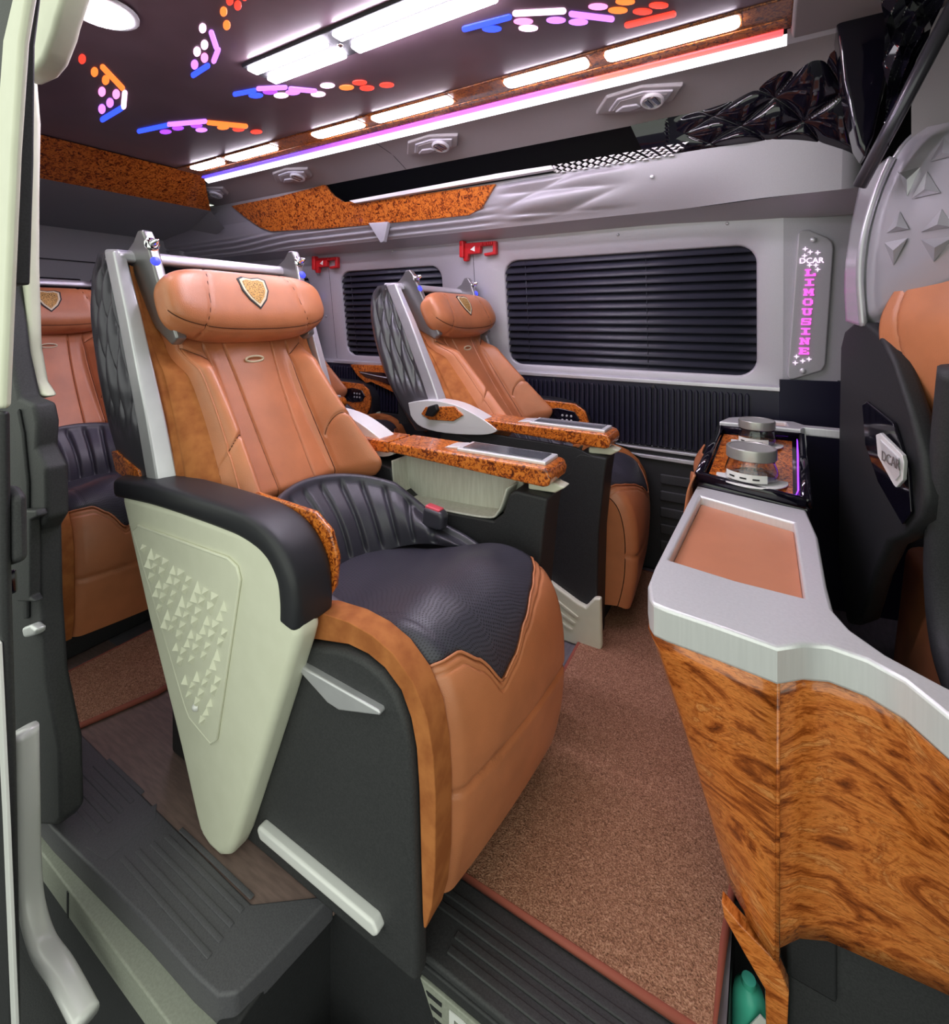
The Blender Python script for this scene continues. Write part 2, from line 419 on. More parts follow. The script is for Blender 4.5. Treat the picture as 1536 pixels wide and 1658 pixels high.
    # blind : one slat at a time
for k, (x0, x1, z0, z1) in enumerate(WIN):
    wd = empty('window_%d' % (k + 1), kind='structure')
    prism('pane', [(x0 - .03, z0 - .03), (x1 + .03, z0 - .03), (x1 + .03, z1 + .03), (x0 - .03, z1 + .03)], 'y', 2.44, 2.445, m_pane, wd, 0)
    lab = ['closed dark slatted blind in the large window behind the right-hand seat', 'closed dark slatted blind in the middle window behind the far tan seat back', 'closed dark slatted blind in the rearmost side window'][k]
    bl = empty('window_blind', (0, 0, 0), lab, 'blind', 'dark slatted window blinds')
    ns = 15; pit = (z1 - z0 + .02) / ns; first = None
    for s in range(ns):
        zc = z0 - .01 + (s + .5) * pit; yc = yw(zc, -.030)
        if first is None:
            sec = []
            for i in range(7):
                t = i / 6; sec.append((-(t - .5) * .030 + .007 * sin(t * pi) - .0, (t - .5) * pit * 1.12))
            V = []; Fc = []
            for xx in (x0 - .02, x1 + .02):
                V += [(xx, -p[0] - .004, p[1]) for p in sec]
            for i in range(6): Fc.append((i, i + 1, 8 + i, 7 + i))
            first = mk('slat', V, Fc, m_blind, bl); md = first.modifiers.new('s', 'SOLIDIFY'); md.thickness = .0015
            o = first
        else:
            o = link_copy(first, bl)
        o.location = (0, yc, zc)
    for xc in (lerp(x0, x1, .1), lerp(x0, x1, .62)):
        tube('cord', [(xc, yw(z, -.012), z) for z in (z0 + .01, (z0 + z1) / 2, z1 - .01)], .0016, m_blind, bl, 6)
box('outer_skin', (XR, XF), (2.46, 2.5), (-.1, 2.1), m_dark, wall, 0)
# screws in the wall panels
for px, py in ((635, 407), (1000, 380), (1177, 362), (528, 512)):
    p = at(px, py, 'y', 2.33); p = at(px, py, 'y', yw(p.z))
    lathe('screw', [(.0075, 0), (.0075, .002), (.005, .005), (.001, .006)], m_silver, wall, 10, Matrix.Translation(p) @ Matrix.Rotation(radians(90), 4, 'X'))
# sill ledge
led = prism('trim_2', [(2.42, .876), (2.385, .872), (2.37, .866), (2.37, .85), (2.385, .845), (2.42, .845)], 'x', XR, .05, m_silver, None, .002); tag(led, kind='structure')
# front end of the wall: bent panel carrying the lit sign
EX, EY, BZ = .05, 2.39, 0
def bend(d, z): return (EX + d * .985, wall_y(z) + d * .17, z)
pv = []
for d, lo in ((0, .862), (.10, .88), (.19, .902), (.34, .902)):
    for z in (lo, 1.2, 1.60): pv.append(bend(d, z))
mk('wall_end_panel', pv, [(0, 3, 4, 1), (1, 4, 5, 2), (3, 6, 7, 4), (4, 7, 8, 5), (6, 9, 10, 7), (7, 10, 11, 8)], m_wall, wall, False)
mk('wall_end_ledge', [bend(0, .862), bend(.19, .902), (bend(.19, .9)[0], bend(.19, .9)[1] - .02, .88), (EX, 2.37, .845), ], [(0, 1, 2, 3)], m_silver, wall, False)
grid('wall_end_lower', lambda u, v: (lerp(EX - .01, .45, u), lerp(2.375, 2.45, u), lerp(0, .90, v)), 2, 2, m_rib, wall, False, thick=.01)

# lower wall: black panel with upright ribs
low = empty('wall_far_lower', kind='structure')
box('backing', (XR, .06), (2.376, 2.42), (.56, .85), m_rib, low, 0.002)
rib0 = None; x = -2.95
while x < -.06:
    if rib0 is None:
        rib0 = prism('rib', [(0, .572), (.004, .566), (.012, .566), (.016, .572), (.016, .822), (.012, .832), (.004, .832), (0, .822)], 'y', 2.362, 2.380, m_rib, low, .004, 2)
        o = rib0
    else: o = link_copy(rib0, low)
    o.location = (x, 0, 0); x += .0245
stud0 = None
for k in range(40):
    xx = -1.16 + k * .028
    if stud0 is None:
        stud0 = lathe('stud', [(.004, 0), (.004, .003), (.001, .005)], m_silver, low, 8, Matrix.Translation((0, 2.377, .558)) @ Matrix.Rotation(radians(90), 4, 'X')); o = stud0
    else: o = link_copy(stud0, low)
    o.location = (xx, 0, 0)
for px, py in ((895, 616), (1057, 627)):
    p = at(px, py, 'y', 2.36)
    lathe('clip', [(.009, 0), (.009, .012), (.006, .015)], m_dark, low, 12, Matrix.Translation((p.x, 2.38, p.z)) @ Matrix.Rotation(radians(90), 4, 'X'))
# door-card below with two chrome strips
box('lower_card', (XR, .10), (2.36, 2.42), (0, .56), m_dark, low, 0.004)
for z, h, xa in ((.548, .008, -.62), (.512, .012, -.56)):
    prism('chrome_strip', [(xa, z + h), (xa + .06, z - h * .2), (.10, z - h), (.10, z + h)], 'y', 2.345, 2.362, m_silver, low, .002)
for k in range(5):
    box('card_ridge', (-.42, .08), (2.35, 2.362), (.10 + k * .075, .145 + k * .075), m_dark2, low, .008, 2)
# wood-edged door pocket on the wall, behind the far seat
pk = empty('door_pocket', (0, 0, 0), 'burl wood edged wall pocket with dark inlay between the two rows of seats', 'pocket')
def wpts(pp, y): return [(at(a, b, 'y', y).x, at(a, b, 'y', y).z) for a, b in pp]
prism('wood_edge', wpts([(568, 590), (640, 592), (690, 597), (690, 700), (655, 655), (640, 636), (610, 622), (602, 618), (594, 620), (580, 608)], 2.35), 'y', 2.34, 2.372, m_burl_s, pk, .004)
prism('inlay', wpts([(580, 601), (648, 605), (680, 612), (670, 640), (640, 627), (612, 616), (592, 611)], 2.34), 'y', 2.334, 2.345, m_gloss, pk, .003)
tube('chrome_line', [at(583, 603, 'y', 2.332), at(610, 609, 'y', 2.332), at(645, 615, 'y', 2.332)], .004, m_silver, pk)

# ---- upper trim with flowing relief (between window wall and gloss strip)
def trim_pt(x, s):
    """s 0 = lower lip, 1 = upper edge"""
    z = lerp(1.599, 1.802, s); y = lerp(2.185, 2.09, s) - .035 * sin(pi * s) * .6
    e = sm(-.35, .05, x); y += .02 * e * sin(pi * s); y -= .05 * e * (1 - s)
    d = 0.0
    rear = 1 - sm(-1.35, -1.05, x)
    q = s + .16 * sm(-2.6, -3.3, x)
    d += rear * .022 * (abs(sin((q * 6.0 + 0.2) * pi)) - .5) * sm(.02, .1, s) * (1 - sm(.42, .62, s))
    midm = sm(-1.16, -.98, x) * (1 - sm(-.75, -.42, x)) * sm(.08, .2, s) * (1 - sm(.82, .95, s))
    if midm > 0:
        a = abs(sin((x * 2.2 - s * 1.5) * pi)); c = abs(sin((x * .5 + s * 2.2) * pi))
        d += midm * .030 * (a * c) ** .7
    return Vector((x, y - d, z))
tr = empty('trim_3', kind='structure')
grid('moulded_panel', lambda u, v: trim_pt(lerp(XR, .22, u), v), 300, 40, m_trim, tr)
grid('lip_underside', lambda u, v: Vector((lerp(XR, .30, u), lerp(trim_pt(lerp(XR, .22, u), 0).y, 2.33, v), lerp(1.599, 1.562, v) - .02 * sm(-.5, .1, lerp(XR, .3, u)) * v)), 40, 4, m_trim, tr)
# rounded nose at the front end
grid('end_nose', lambda u, v: Vector((.22 + .10 * sin(u * pi / 2), lerp(trim_pt(.22, v).y, 2.30, 1 - cos(u * pi / 2)), lerp(1.599, 1.802 - .12 * u * u, v))), 8, 12, m_trim, tr)
for px, py in ((1055, 286),):
    p = at(px, py, 'y', 2.10); lathe('screw', [(.008, 0), (.008, .003), (.003, .005)], m_silver, tr, 10, Matrix.Translation(p) @ Matrix.Rotation(radians(90), 4, 'X'))
# small pointed clip over the ridges
cl = [at(a, b, 'y', 2.12) for a, b in ((600, 362), (632, 360), (625, 392), (620, 394))]
prism('ridge_clip', [(p.x, p.z) for p in cl], 'y', 2.098, 2.125, m_silver, tr, .003)
# burl inlay in the trim
bp = [at(a, b, 'y', 2.08) for a, b in ((386, 336), (400, 352), (420, 368), (436, 374), (520, 369), (600, 362), (680, 354), (752, 346), (775, 335), (790, 315), (802, 298), (700, 312), (620, 322), (560, 328), (546, 318), (538, 303), (460, 322))]
bo = prism('burl_inlay', [(p.x, p.z) for p in bp], 'y', 0, .02, m_burl_roof, tr, .002)
for v in bo.data.vertices:
    s_ = (v.co.z - 1.599) / .203
    v.co.y += lerp(2.185, 2.09, s_) - .021 * sin(pi * min(1, s_)) - .016

# ---- gloss black strip that widens to quilted facets at the front
top_w = [(-4.1, 2.03, 1.925), (-2.24, 2.03, 1.925), (-1.0, 2.03, 1.925), (-.45, 2.03, 1.925), (-.15, 2.02, 1.940), (.0, 1.95, 1.99), (.10, 1.87, 2.03), (.20, 1.80, 2.06)]
bot_w = [(-4.1, 2.09, 1.802), (-2.20, 2.09, 1.802), (-1.0, 2.09, 1.802), (-.40, 2.09, 1.802), (-.12, 2.09, 1.80), (.06, 2.10, 1.785), (.18, 2.12, 1.74), (.30, 2.16, 1.66)]
tw = spline(top_w, 200); bw_ = spline(bot_w, 200)
def strip_pt(u, v):
    k = u * 200; i = min(int(k), 199); f = k - i
    a = tw[i].lerp(tw[i + 1], f); b = bw_[i].lerp(bw_[i + 1], f)
    p = b.lerp(a, v); x = p.x
    g = sm(-.34, -.12, x)
    if g > 0:
        A = (x * 6 + v * 1.4); B = (x * 4.2 - v * 1.7)
        p.y -= g * .038 * sqrt(abs(sin(pi * A) * sin(pi * B))) * sm(0, .10, v) * (1 - sm(.80, 1, v))
    else:
        p.y -= .012 * sin(pi * v)
    return p
gs = empty('trim_4', kind='structure')
grid('gloss_strip', lambda u, v: strip_pt(lerp(.42, 1, u), v), 260, 60, m_gloss, gs, True)
grid('gloss_strip_rear', lambda u, v: (lerp(XR, -2.24, u), lerp(2.09, 2.03, v), lerp(1.802, 1.925, v)), 4, 2, m_trim, gs)
# pale line and diamond lattice on the strip
prism('pale_line', [(p.x, p.z) for p in (at(562, 324, 'y', 2.03), at(800, 280, 'y', 2.03), at(890, 266, 'y', 2.03), at(893, 272, 'y', 2.03), at(800, 288, 'y', 2.03), at(570, 328, 'y', 2.03))], 'y', 2.045, 2.075, m_white, gs, .001)
lv, lf = [], []
a0, a1, b0, b1 = [at(*q, 'y', 2.03) for q in ((886, 265), (1118, 224), (892, 276), (1085, 247))]
NX, NZ = 20, 4
for i in range(NX):
    for j in range(NZ):
        u, v = (i + .5) / NX, (j + .5) / NZ
        if u > .98 - .18 * v and False: continue
        c = a0.lerp(a1, u).lerp(b0.lerp(b1, u), v)
        for tri in (((-.9, .9), (.9, .9), (0, -.7)),) if (i + j) % 2 else (((-.9, -.9), (.9, -.9), (0, .7)),):
            base = len(lv)
            yy = lerp(2.09, 2.03, (c.z - 1.802) / .123) - .0165
            for dx, dz in tri: lv.append((c.x + dx * .0135, yy, c.z + dz * .0048))
            for dx, dz in tri: lv.append((c.x + dx * .0135, yy + .01, c.z + dz * .0048))
            lf += [(base, base + 1, base + 2), (base, base + 3, base + 4, base + 1), (base + 1, base + 4, base + 5, base + 2), (base + 2, base + 5, base + 3, base)]
lat = mk('white_lattice', lv, lf, m_white, gs, False); lat['kind'] = 'stuff'

# ---- ceiling
CZ = 2.02
ceil = empty('ceiling', kind='structure')
box('ceiling_panel', (-2.95, .06), (.47, 1.60), (CZ, CZ + .02), m_ceil, ceil, 0)
box('roof_skin', (XR, XF), (.40, 2.5), (2.12, 2.15), m_dark, ceil, 0)
# wood frame round the panel
box('wood_edge', (-2.98, .06), (1.58, 1.745), (CZ - .006, CZ + .016), m_burl_dark, ceil, .004)
box('wood_edge_bright', (-2.95, .05), (1.683, 1.738), (CZ - .009, CZ + .0), m_burl_roof, ceil, .003)
mk('wood_edge_rear', [(-2.95, 1.745, CZ - .004), (-2.95, .47, CZ - .004), (-3.22, .47, CZ - .15), (-3.22, 1.95, CZ - .15)], [(0, 1, 2, 3)], m_burl_roof, ceil, False)
mk('rear_cove', [(-3.22, .47, CZ - .15), (-3.22, 2.0, CZ - .15), (-4.1, 2.2, CZ - .26), (-4.1, .47, CZ - .26)], [(0, 1, 2, 3)], m_rear, ceil, False)
box('front_header', (.06, XF), (.40, 2.1), (CZ - .02, CZ + .03), m_cove, ceil, .01)
# coloured LED strip and white lip, the LED glow on it put in as emission
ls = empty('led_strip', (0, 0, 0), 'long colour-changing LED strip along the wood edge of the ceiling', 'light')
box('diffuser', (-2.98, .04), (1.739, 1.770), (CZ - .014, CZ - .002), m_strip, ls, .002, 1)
grid('glowing_lip', lambda u, v: (lerp(-3.0, .05, u), lerp(1.768, 1.802, v), lerp(CZ - .010, 1.990, v)), 30, 2, m_lip, ls)
grid('ceiling_lip', lambda u, v: (lerp(.05, .25, u), lerp(1.752, 1.80, v), lerp(CZ - .004, 1.992, v)), 3, 2, m_trim, ceil)
# sloped cove carrying the vents
grid('cove', lambda u, v: (lerp(-3.3, .30, u), lerp(1.80, 2.035, v) - .12 * sm(.0, .3, lerp(-3.3, .3, u)) * v, lerp(1.992, 1.925, v) + .012 * sin(pi * v)), 40, 6, m_cove, ceil)
for px0, px1 in ((600, 630),):
    tube('cove_seam', [(-1.62, 1.80, 1.9905), (-1.62, 1.92, 1.963 + .008), (-1.62, 2.03, 1.925)], .0012, m_dark, ceil, 5)
grid('cove_rear', lambda u, v: (lerp(-3.22, -4.1, u), lerp(1.95, 2.2, u) + .1 * v, lerp(1.87, 1.76, u) - .1 * v), 4, 2, m_rear, ceil)

# hexagonal lamp-and-vent plates
def vent(x, label):
    # plate frame: local X along the van, local Y down the slope
    e = empty('air_vent', (x, 1.905, 1.974), label, 'vent', 'hexagonal air vents on the cove')
    e.rotation_euler = (radians(-16), 0, 0)
    hexa = [(-.165, .02), (-.10, -.062), (.03, -.075), (.165, -.035), (.12, .035), (-.02, .062)]
    prism('plate', hexa, 'z', -.018, .004, m_cove, e, .006, 3)
    inner = [(p[0] * .74 + .01, p[1] * .70 - .004) for p in hexa]
    prism('raised_rim', inner, 'z', -.026, -.016, m_trim, e, .005, 3)
    prism('recess', [(p[0] * .84, p[1] * .80) for p in inner], 'z', -.0275, -.022, m_cove, e, .002, 2)
    prism('diamond_button', [(-.085, .010), (-.05, -.012), (.0, -.008), (.012, .010), (-.03, .022)], 'z', -.036, -.026, m_trim, e, .004, 2)
    T = Matrix.Translation((.055, -.006, -.026)) @ Matrix.Rotation(pi, 4, 'X')
    nz = lathe('nozzle', [(.001, 0), (.040, 0), (.042, .008), (.036, .014), (.031, .012), (.030, .004), (.001, .004)], m_alu, e, 28, T)
    for s in (-1, 1):
        b = box('louvre', (-.010, .010), (-.026, .026), (-.002, .012), m_chrome, nz, .004, 2)
        b.matrix_basis = T @ Matrix.Rotation(radians(20), 4, 'Z') @ Matrix.Translation((s * .014, 0, .002))
    return e
for x, l in ((-.42, 'grey hexagonal vent plate with round nozzle, nearest the quilted black panel'), (-1.36, 'grey hexagonal vent plate with round nozzle above the far seat, second from the front'),
             (-2.34, 'small grey hexagonal vent plate, third from the front, above the wood inlay'), (-3.12, 'smallest grey hexagonal vent plate, at the rear end of the cove')):
    vent(x, l)

# ---- ceiling lamps, and glowing bars added for their reflections
def lampfix(x0, xm, x1, label):
    e = empty('ceiling_lamp', ((x0 + x1) / 2, 1.115, CZ), label, 'lamp', 'twin linear ceiling lamps')
    cx = (x0 + x1) / 2
    box('housing', (x0 - cx - .02, x1 - cx + .02), (-.068, .068), (-.012, .004), m_dark2, e, .004)
    for a, b in ((x0, xm - .026), (xm + .026, x1)):
        for y in (-.041, .037):
            box('tube', (a - cx, b - cx), (y - .021, y + .021), (-.026, -.012), m_lamp, e, .008, 3)
    lathe('screw', [(.010, 0), (.010, .004), (.005, .007)], m_chrome, e, 12, Matrix.Translation((xm - cx, 0, -.014)) @ Matrix.Rotation(pi, 4, 'X'))
    return e
lampfix(-1.53, -1.15, -.62, 'bright twin-tube ceiling lamp over the near tan seat')
lampfix(-.20, .0, .02, 'bright twin-tube ceiling lamp towards the front of the cabin') if False else None
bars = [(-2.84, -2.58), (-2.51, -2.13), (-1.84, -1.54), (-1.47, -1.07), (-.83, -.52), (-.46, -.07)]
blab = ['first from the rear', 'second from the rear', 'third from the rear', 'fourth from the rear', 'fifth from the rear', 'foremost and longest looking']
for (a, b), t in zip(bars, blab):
    e = empty('lamp_reflection', ((a + b) / 2, 1.62, CZ - .006), 'glowing bar standing for a lamp reflection in the dark wood ceiling edge, ' + t, 'lamp', 'glowing lamp reflections along the ceiling edge')
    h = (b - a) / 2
    prism('diffuser', rrect(-h, h, -.030, .034, .022, 4), 'z', -.010, .002, m_reflect_and_spot, e, .003, 2)  # reflection of the centre lamps, built as a glowing shape
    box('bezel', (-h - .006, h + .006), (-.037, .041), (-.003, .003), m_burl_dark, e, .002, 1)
# near-side round lamp seen at the header
rl = empty('ceiling_lamp', (at(165, 18, 'z', CZ - .01)), 'white spot lamp at the top left beside the door header', 'lamp')
lathe('diffuser', [(.001, 0), (.075, 0), (.07, -.012), (.04, -.02), (.001, -.022)], m_reflect_and_spot, rl, 24)
lathe('bezel', [(.074, .004), (.088, .002), (.088, -.006), (.076, -.008)], m_alu, rl, 24)

# ---- decorative LED motifs let into the ceiling panel
def motif(px_pts, label):
    """px_pts: list of (kind, colour, px, py, [px2, py2])"""
    pts = [at(q[2], q[3], 'z', CZ) for q in px_pts]
    c = sum(pts, Vector()) / len(pts); c.z = CZ
    e = empty('ceiling_led_motif', c, label, 'light', 'coloured LED motifs in the ceiling')
    for q, p in zip(px_pts, pts):
        mt = LEDC[q[1]]; cap = []
        if q[0] == 'bar':
            dx, dy = q[4] - q[2], q[5] - q[3]; a0 = atan2(dy, dx); r = 3.4 if q[2] < 700 else 4.6
            if q[2] < 300 and q[3] < 200 or q[2] < 420 and q[3] < 125: r = 4.2
            for k in range(7):
                a = a0 + pi / 2 + pi * k / 6; cap.append((q[2] + r * cos(a), q[3] + r * sin(a)))
            for k in range(7):
                a = a0 - pi / 2 + pi * k / 6; cap.append((q[4] + r * cos(a), q[5] + r * sin(a)))
        else:
            rx, ry = (6.0, 7.5) if len(q) > 4 else ((12, 4.0) if q[2] < 700 else (16, 5.0))
            if len(q) == 4 and q[3] > 190: rx, ry = 9.5, 3.2
            cap = [(q[2] + rx * cos(t), q[3] + ry * sin(t)) for t in [2 * pi * i / 14 for i in range(14)]]
        wp = [at(x_, y_, 'z', CZ) - c for x_, y_ in cap]
        prism('led_bar' if q[0] == 'bar' else 'led_drop', [(v.x, v.y) for v in wp], 'z', -.004, .002, mt, e, .0015, 1)
    return e
motif([('bar', 'blue', 225, 212, 272, 202), ('bar', 'lilac', 273, 201, 332, 196), ('bar', 'orange', 337, 198, 398, 204), ('d', 'violet', 268, 213), ('d', 'violet', 288, 207), ('d', 'violet', 318, 203), ('d', 'lilac', 326, 210), ('d', 'orange', 361, 206), ('d', 'red', 386, 209), ('d', 'red', 415, 213)],
      'row of coloured LED dashes on the dark ceiling, rearmost of the far side')
motif([('bar', 'blue', 380, 152, 412, 146), ('bar', 'lilac', 418, 143, 462, 141), ('bar', 'lilac', 470, 143, 510, 147), ('d', 'blue', 414, 154), ('d', 'violet', 437, 148), ('d', 'white', 455, 154), ('d', 'lilac', 474, 149), ('d', 'white', 515, 152), ('d', 'white', 530, 138), ('d', 'orange', 561, 141), ('d', 'red', 582, 133), ('d', 'red', 594, 142), ('d', 'red', 626, 137)],
      'row of coloured LED dashes between the twin ceiling lamp and the glowing lamp reflections')
motif([('bar', 'blue', 752, 46, 824, 27), ('bar', 'white', 834, 21, 912, 17), ('bar', 'lilac', 925, 22, 990, 30), ('d', 'blue', 796, 46), ('d', 'pink', 847, 34), ('d', 'white', 855, 45), ('d', 'lilac', 900, 32), ('d', 'lilac', 936, 35), ('d', 'pink', 968, 10), ('d', 'orange', 1000, 16), ('d', 'orange', 1012, 2), ('d', 'red', 1040, 18), ('d', 'red', 1066, 8), ('bar', 'red', 1015, 40, 1090, 22)],
      'row of coloured LED dashes at the top right of the ceiling')
motif([('bar', 'orange', 166, 108, 198, 142), ('bar', 'white', 202, 150, 200, 172), ('bar', 'blue', 196, 175, 166, 193), ('d', 'red', 133, 95, 60), ('d', 'orange', 153, 116, 60), ('d', 'orange', 171, 129, 60), ('d', 'pink', 165, 148, 60), ('d', 'pink', 188, 152, 60), ('d', 'lilac', 178, 166, 60), ('d', 'lilac', 165, 176, 60)],
      'hooked cluster of red, pink and blue LED drops at the far left of the ceiling')
motif([('bar', 'lilac', 342, 52, 350, 76), ('bar', 'lilac', 353, 80, 346, 98), ('bar', 'blue', 336, 106, 313, 121), ('d', 'white', 328, 45, 60), ('d', 'white', 331, 72, 60), ('d', 'white', 319, 83, 60), ('d', 'pink', 331, 93, 60), ('d', 'lilac', 315, 104, 60)],
      'hooked cluster of violet and blue LED drops left of the twin ceiling lamp')
motif([('d', 'red', 385, 8, 60), ('d', 'orange', 362, 18, 60), ('d', 'orange', 367, 40, 60), ('d', 'red', 372, 0, 60), ('bar', 'red', 388, -15, 396, -4)],
      'small cluster of orange and red LED drops at the top edge of the ceiling')

# ---- rear wall
rw = empty('wall_rear', kind='structure')
box('rear_panel', (XR - .05, XR), (.4, 2.5), (0, 2.1), m_rear, rw, 0)
box('rear_window_slot', (XR, XR + .02), (.55, 1.55), (1.26, 1.42), m_gloss, rw, .02, 3)
box('rear_panel_band', (XR, XR + .015), (.45, 2.3), (1.54, 1.545), m_dark, rw, 0)
box('rear_corner_post', (XR, XR + .22), (2.12, 2.42), (0, 1.80), m_rear, rw, .05, 4)
grid('rear_side_trim', lambda u, v: (lerp(XR, -3.25, u), lerp(2.34, 2.16, v ** 1.5), lerp(1.55, 1.86, v)), 8, 6, m_rear, rw)

# ---- near wall behind the door opening
nw = empty('wall_near', kind='structure')
box('near_panel', (XR, -1.78), (.42, .46), (0, 2.1), m_rear, nw, 0)
box('near_front_panel', (.62, XF), (.42, .50), (-.3, 2.1), m_dark, nw, 0)
box('front_bulkhead', (XF - .05, XF), (.42, 2.5), (-.1, 2.1), m_dark, nw, 0)

# ================================================================== LOUNGE SEATS
def make_seat(loc, sy, label, bx=0.0, rec=0.0, ash=0.0):
    """seat facing +x; outer armrest at -y*sy, aisle armrest at +y*sy. Local x = distance from a point below the hip."""
    S = empty('lounge_seat', loc, label, 'seat', 'tan and black lounge seats')
    X = lambda x: x + 1.0                       # numbers below are measured from the camera station
    def P(x, y, z): return Vector((X(x), sy * y, z))
    HX, HZ = -1.13, .66
    ca, sa = cos(rec), sin(rec)
    def Bk(x, y, z):                            # back parts: extra recline about the hinge + shift
        dx, dz = x - HX, z - HZ
        return P(HX + dx * ca - dz * sa + bx, y, HZ + dx * sa + dz * ca)
    def pr(name, pts, d0, d1, mat, par=S, bw=.004, seg=2):
        return prism(name, [(X(a), b) for a, b in pts], 'y', d0, d1, mat, par, bw, seg, True, sy)
    def bprism(name, pts, d0, d1, mat, par=S, bw=.004, seg=2):
        o = prism(name, pts, 'y', d0, d1, mat, par, bw, seg, True, sy)
        for v in o.data.vertices:
            q = Bk(v.co.x, v.co.y * sy, v.co.z); v.co = q
        return o
    # ---------------- base
    o = box('base', (X(-1.36), X(-.56)), (-.255, .25), (0, .40), m_dark, S, .01, 2, sy)
    side = pr('side_panel', [(-1.02, .0), (-.519, .0), (-.519, .10), (-.523, .208), (-.527, .33), (-.533, .40), (-.545, .445), (-.566, .483), (-.60, .508), (-.64, .518), (-.69, .519), (-.78, .50), (-.90, .47), (-1.02, .45)], -.292, -.255, m_dark2, S, .012, 3)
    pr('trim_bar', [(-.925, .075), (-.918, .085), (-.60, .082), (-.588, .066), (-.598, .055), (-.915, .058)], -.312, -.288, m_white, side, .007, 3)
    pr('trim_diamond', [(-.806, .452), (-.795, .462), (-.59, .456), (-.588, .448), (-.69, .416), (-.72, .418)], -.306, -.288, m_silver, side, .009, 3)
    # suede strip round the side panel
    inner = [(-.85, .478), (-.78, .505), (-.69, .525), (-.64, .524), (-.60, .513), (-.562, .487), (-.540, .447), (-.528, .40), (-.522, .33), (-.518, .208), (-.515, .12), (-.513, .095)]
    outer = [(-.83, .545), (-.77, .562), (-.69, .568), (-.63, .562), (-.58, .545), (-.535, .51), (-.505, .46), (-.492, .40), (-.487, .33), (-.488, .208), (-.495, .14), (-.508, .095)]
    pr('suede_edge', inner + outer[::-1], -.280, -.228, m_suede, S, .010, 3)
    # seat profile (rear -> front -> bottom)
    prof = spline([(-.99, 0, .455), (-.85, 0, .472), (-.72, 0, .512), (-.62, 0, .542), (-.555, 0, .53), (-.51, 0, .485), (-.485, 0, .42), (-.474, 0, .33), (-.477, 0, .22), (-.488, 0, .15), (-.502, 0, .095)], 100)
    cum = [0]
    for k in range(1, 101): cum.append(cum[-1] + (prof[k] - prof[k - 1]).length)
    tot = cum[-1]
    def PR(t):
        k = min(max(t, 0), 1) * 100; i = min(int(k), 99); f = k - i
        p = prof[i].lerp(prof[i + 1], f); d = (prof[i + 1] - prof[i]).normalized()
        return p, Vector((-d.z, 0, d.x)) * -1 if False else Vector((-d.z, 0, d.x))
    Y0, Y1 = -.235, .222
    def surf(t, q, dd=0):
        y = lerp(Y0, Y1, q); p, n = PR(t)
        a = abs(q * 2 - 1); r = .038
        h = max(0, (a - .84) / .16); drop = r * (1 - sqrt(max(0, 1 - h * h)))
        bul = .018 * (1 - a * a) * (1 - sm(.5, .9, t)) + .008 * (1 - a * a)
        # soft wrinkles near the knees
        wr = .0028 * sin(q * 17 + t * 9) * exp(-((t - .33) / .08) ** 2)
        z = -.008 * exp(-((abs((t - .735)) / .006) ** 2)) if t > .5 else 0      # horizontal seam on the front
        off = -drop + bul + dd + wr + z
        return P(p.x + n.x * off + .045 * (q - .15) * sm(.25, .5, t), y, p.z + n.z * off)
    def border(q):
        # wavy edge between black top and tan front (fraction of the profile)
        pts = [(0, .45), (.07, .465), (.14, .47), (.21, .515), (.31, .60), (.42, .575), (.55, .525), (.72, .475), (.86, .44), (.95, .41), (1, .39)]
        for (a, va), (b, vb) in zip(pts, pts[1:]):
            if q <= b:
                t = (q - a) / (b - a); return lerp(va, vb, t * t * (3 - 2 * t) * .5 + t * .5)
        return .43
    def cush(u, v):
        b = border(u); t = lerp(0.0, b, v); dd = .004 - .007 * sm(.985, 1, v) - .002 * exp(-((u - .1) / .006) ** 2)
        return surf(t, u, dd)
    def frnt(u, v):
        b = border(u); t = lerp(b, 1, v); dd = .005 * sm(0, .03, v) - .002 - .004 * exp(-((v - .055) / .008) ** 2)
        return surf(t, u, dd)
    grid('seat_cushion', cush, 80, 50, m_blk_perf, S, True, (.46, .40))
    grid('front_upholstery', frnt, 80, 110, m_tan, S, True)
    # piping on the wavy border
    tube('piping', [surf(border(k / 60), k / 60, .003) for k in range(61)], .0028, m_tan, S, 6)
    # closed sides of the cushion
    for q, nm in ((0, 'cushion_side'), (1, 'cushion_side')):
        top = [surf(k / 40, q) for k in range(41)]
        V = top + [P(-.80, lerp(Y0, Y1, q), .05) for _ in (0,)]
        mk(nm, V, [(k, k + 1, 41) for k in range(40)], m_tan if q else m_suede, S, False)
    # ---------------- lumbar bucket with flutes
    NF = 13
    def lum(u, v):
        ph = lerp(-1.70, 1.78, u)
        c, s = cos(ph), sin(ph)
        cc = math.copysign(abs(c) ** .75, c)
        bx_, by_, bz_ = -.80 - .190 * cc, .190 * s, .468 + .035 * (1 - c)
        tx_, ty_, tz_ = -.80 - .325 * cc, .226 * s, .580 + .095 * max(0, c) ** .8 - .075 * max(0, .45 - c) / .6
        if v < .8:
            w = v / .8
            x = lerp(bx_, tx_, w); y = lerp(by_, ty_, w); z = lerp(bz_, tz_, w ** 1.15)
            bu = .028 * sin(pi * min(1, w * 1.05)); f = u * NF; g = abs(f - round(f))
            gr = -.015 * exp(-(g / .10) ** 2) * sm(0.02, .15, w) * (1 - sm(.9, 1, w))
            n = Vector((cc * .8, -s * .8, .6)).normalized() * (bu + gr)
            return P(x + n.x, y + n.y, z + n.z)
        w = (v - .8) / .2
        ang = w * pi
        r = .014
        return P(tx_ - (.0 + r * (1 - cos(ang))) * cc, ty_ + r * (1 - cos(ang)) * s, tz_ + r * sin(ang) - .06 * max(0, w - .6))
    grid('lumbar_bolster', lum, 156, 30, m_blk, S, True)
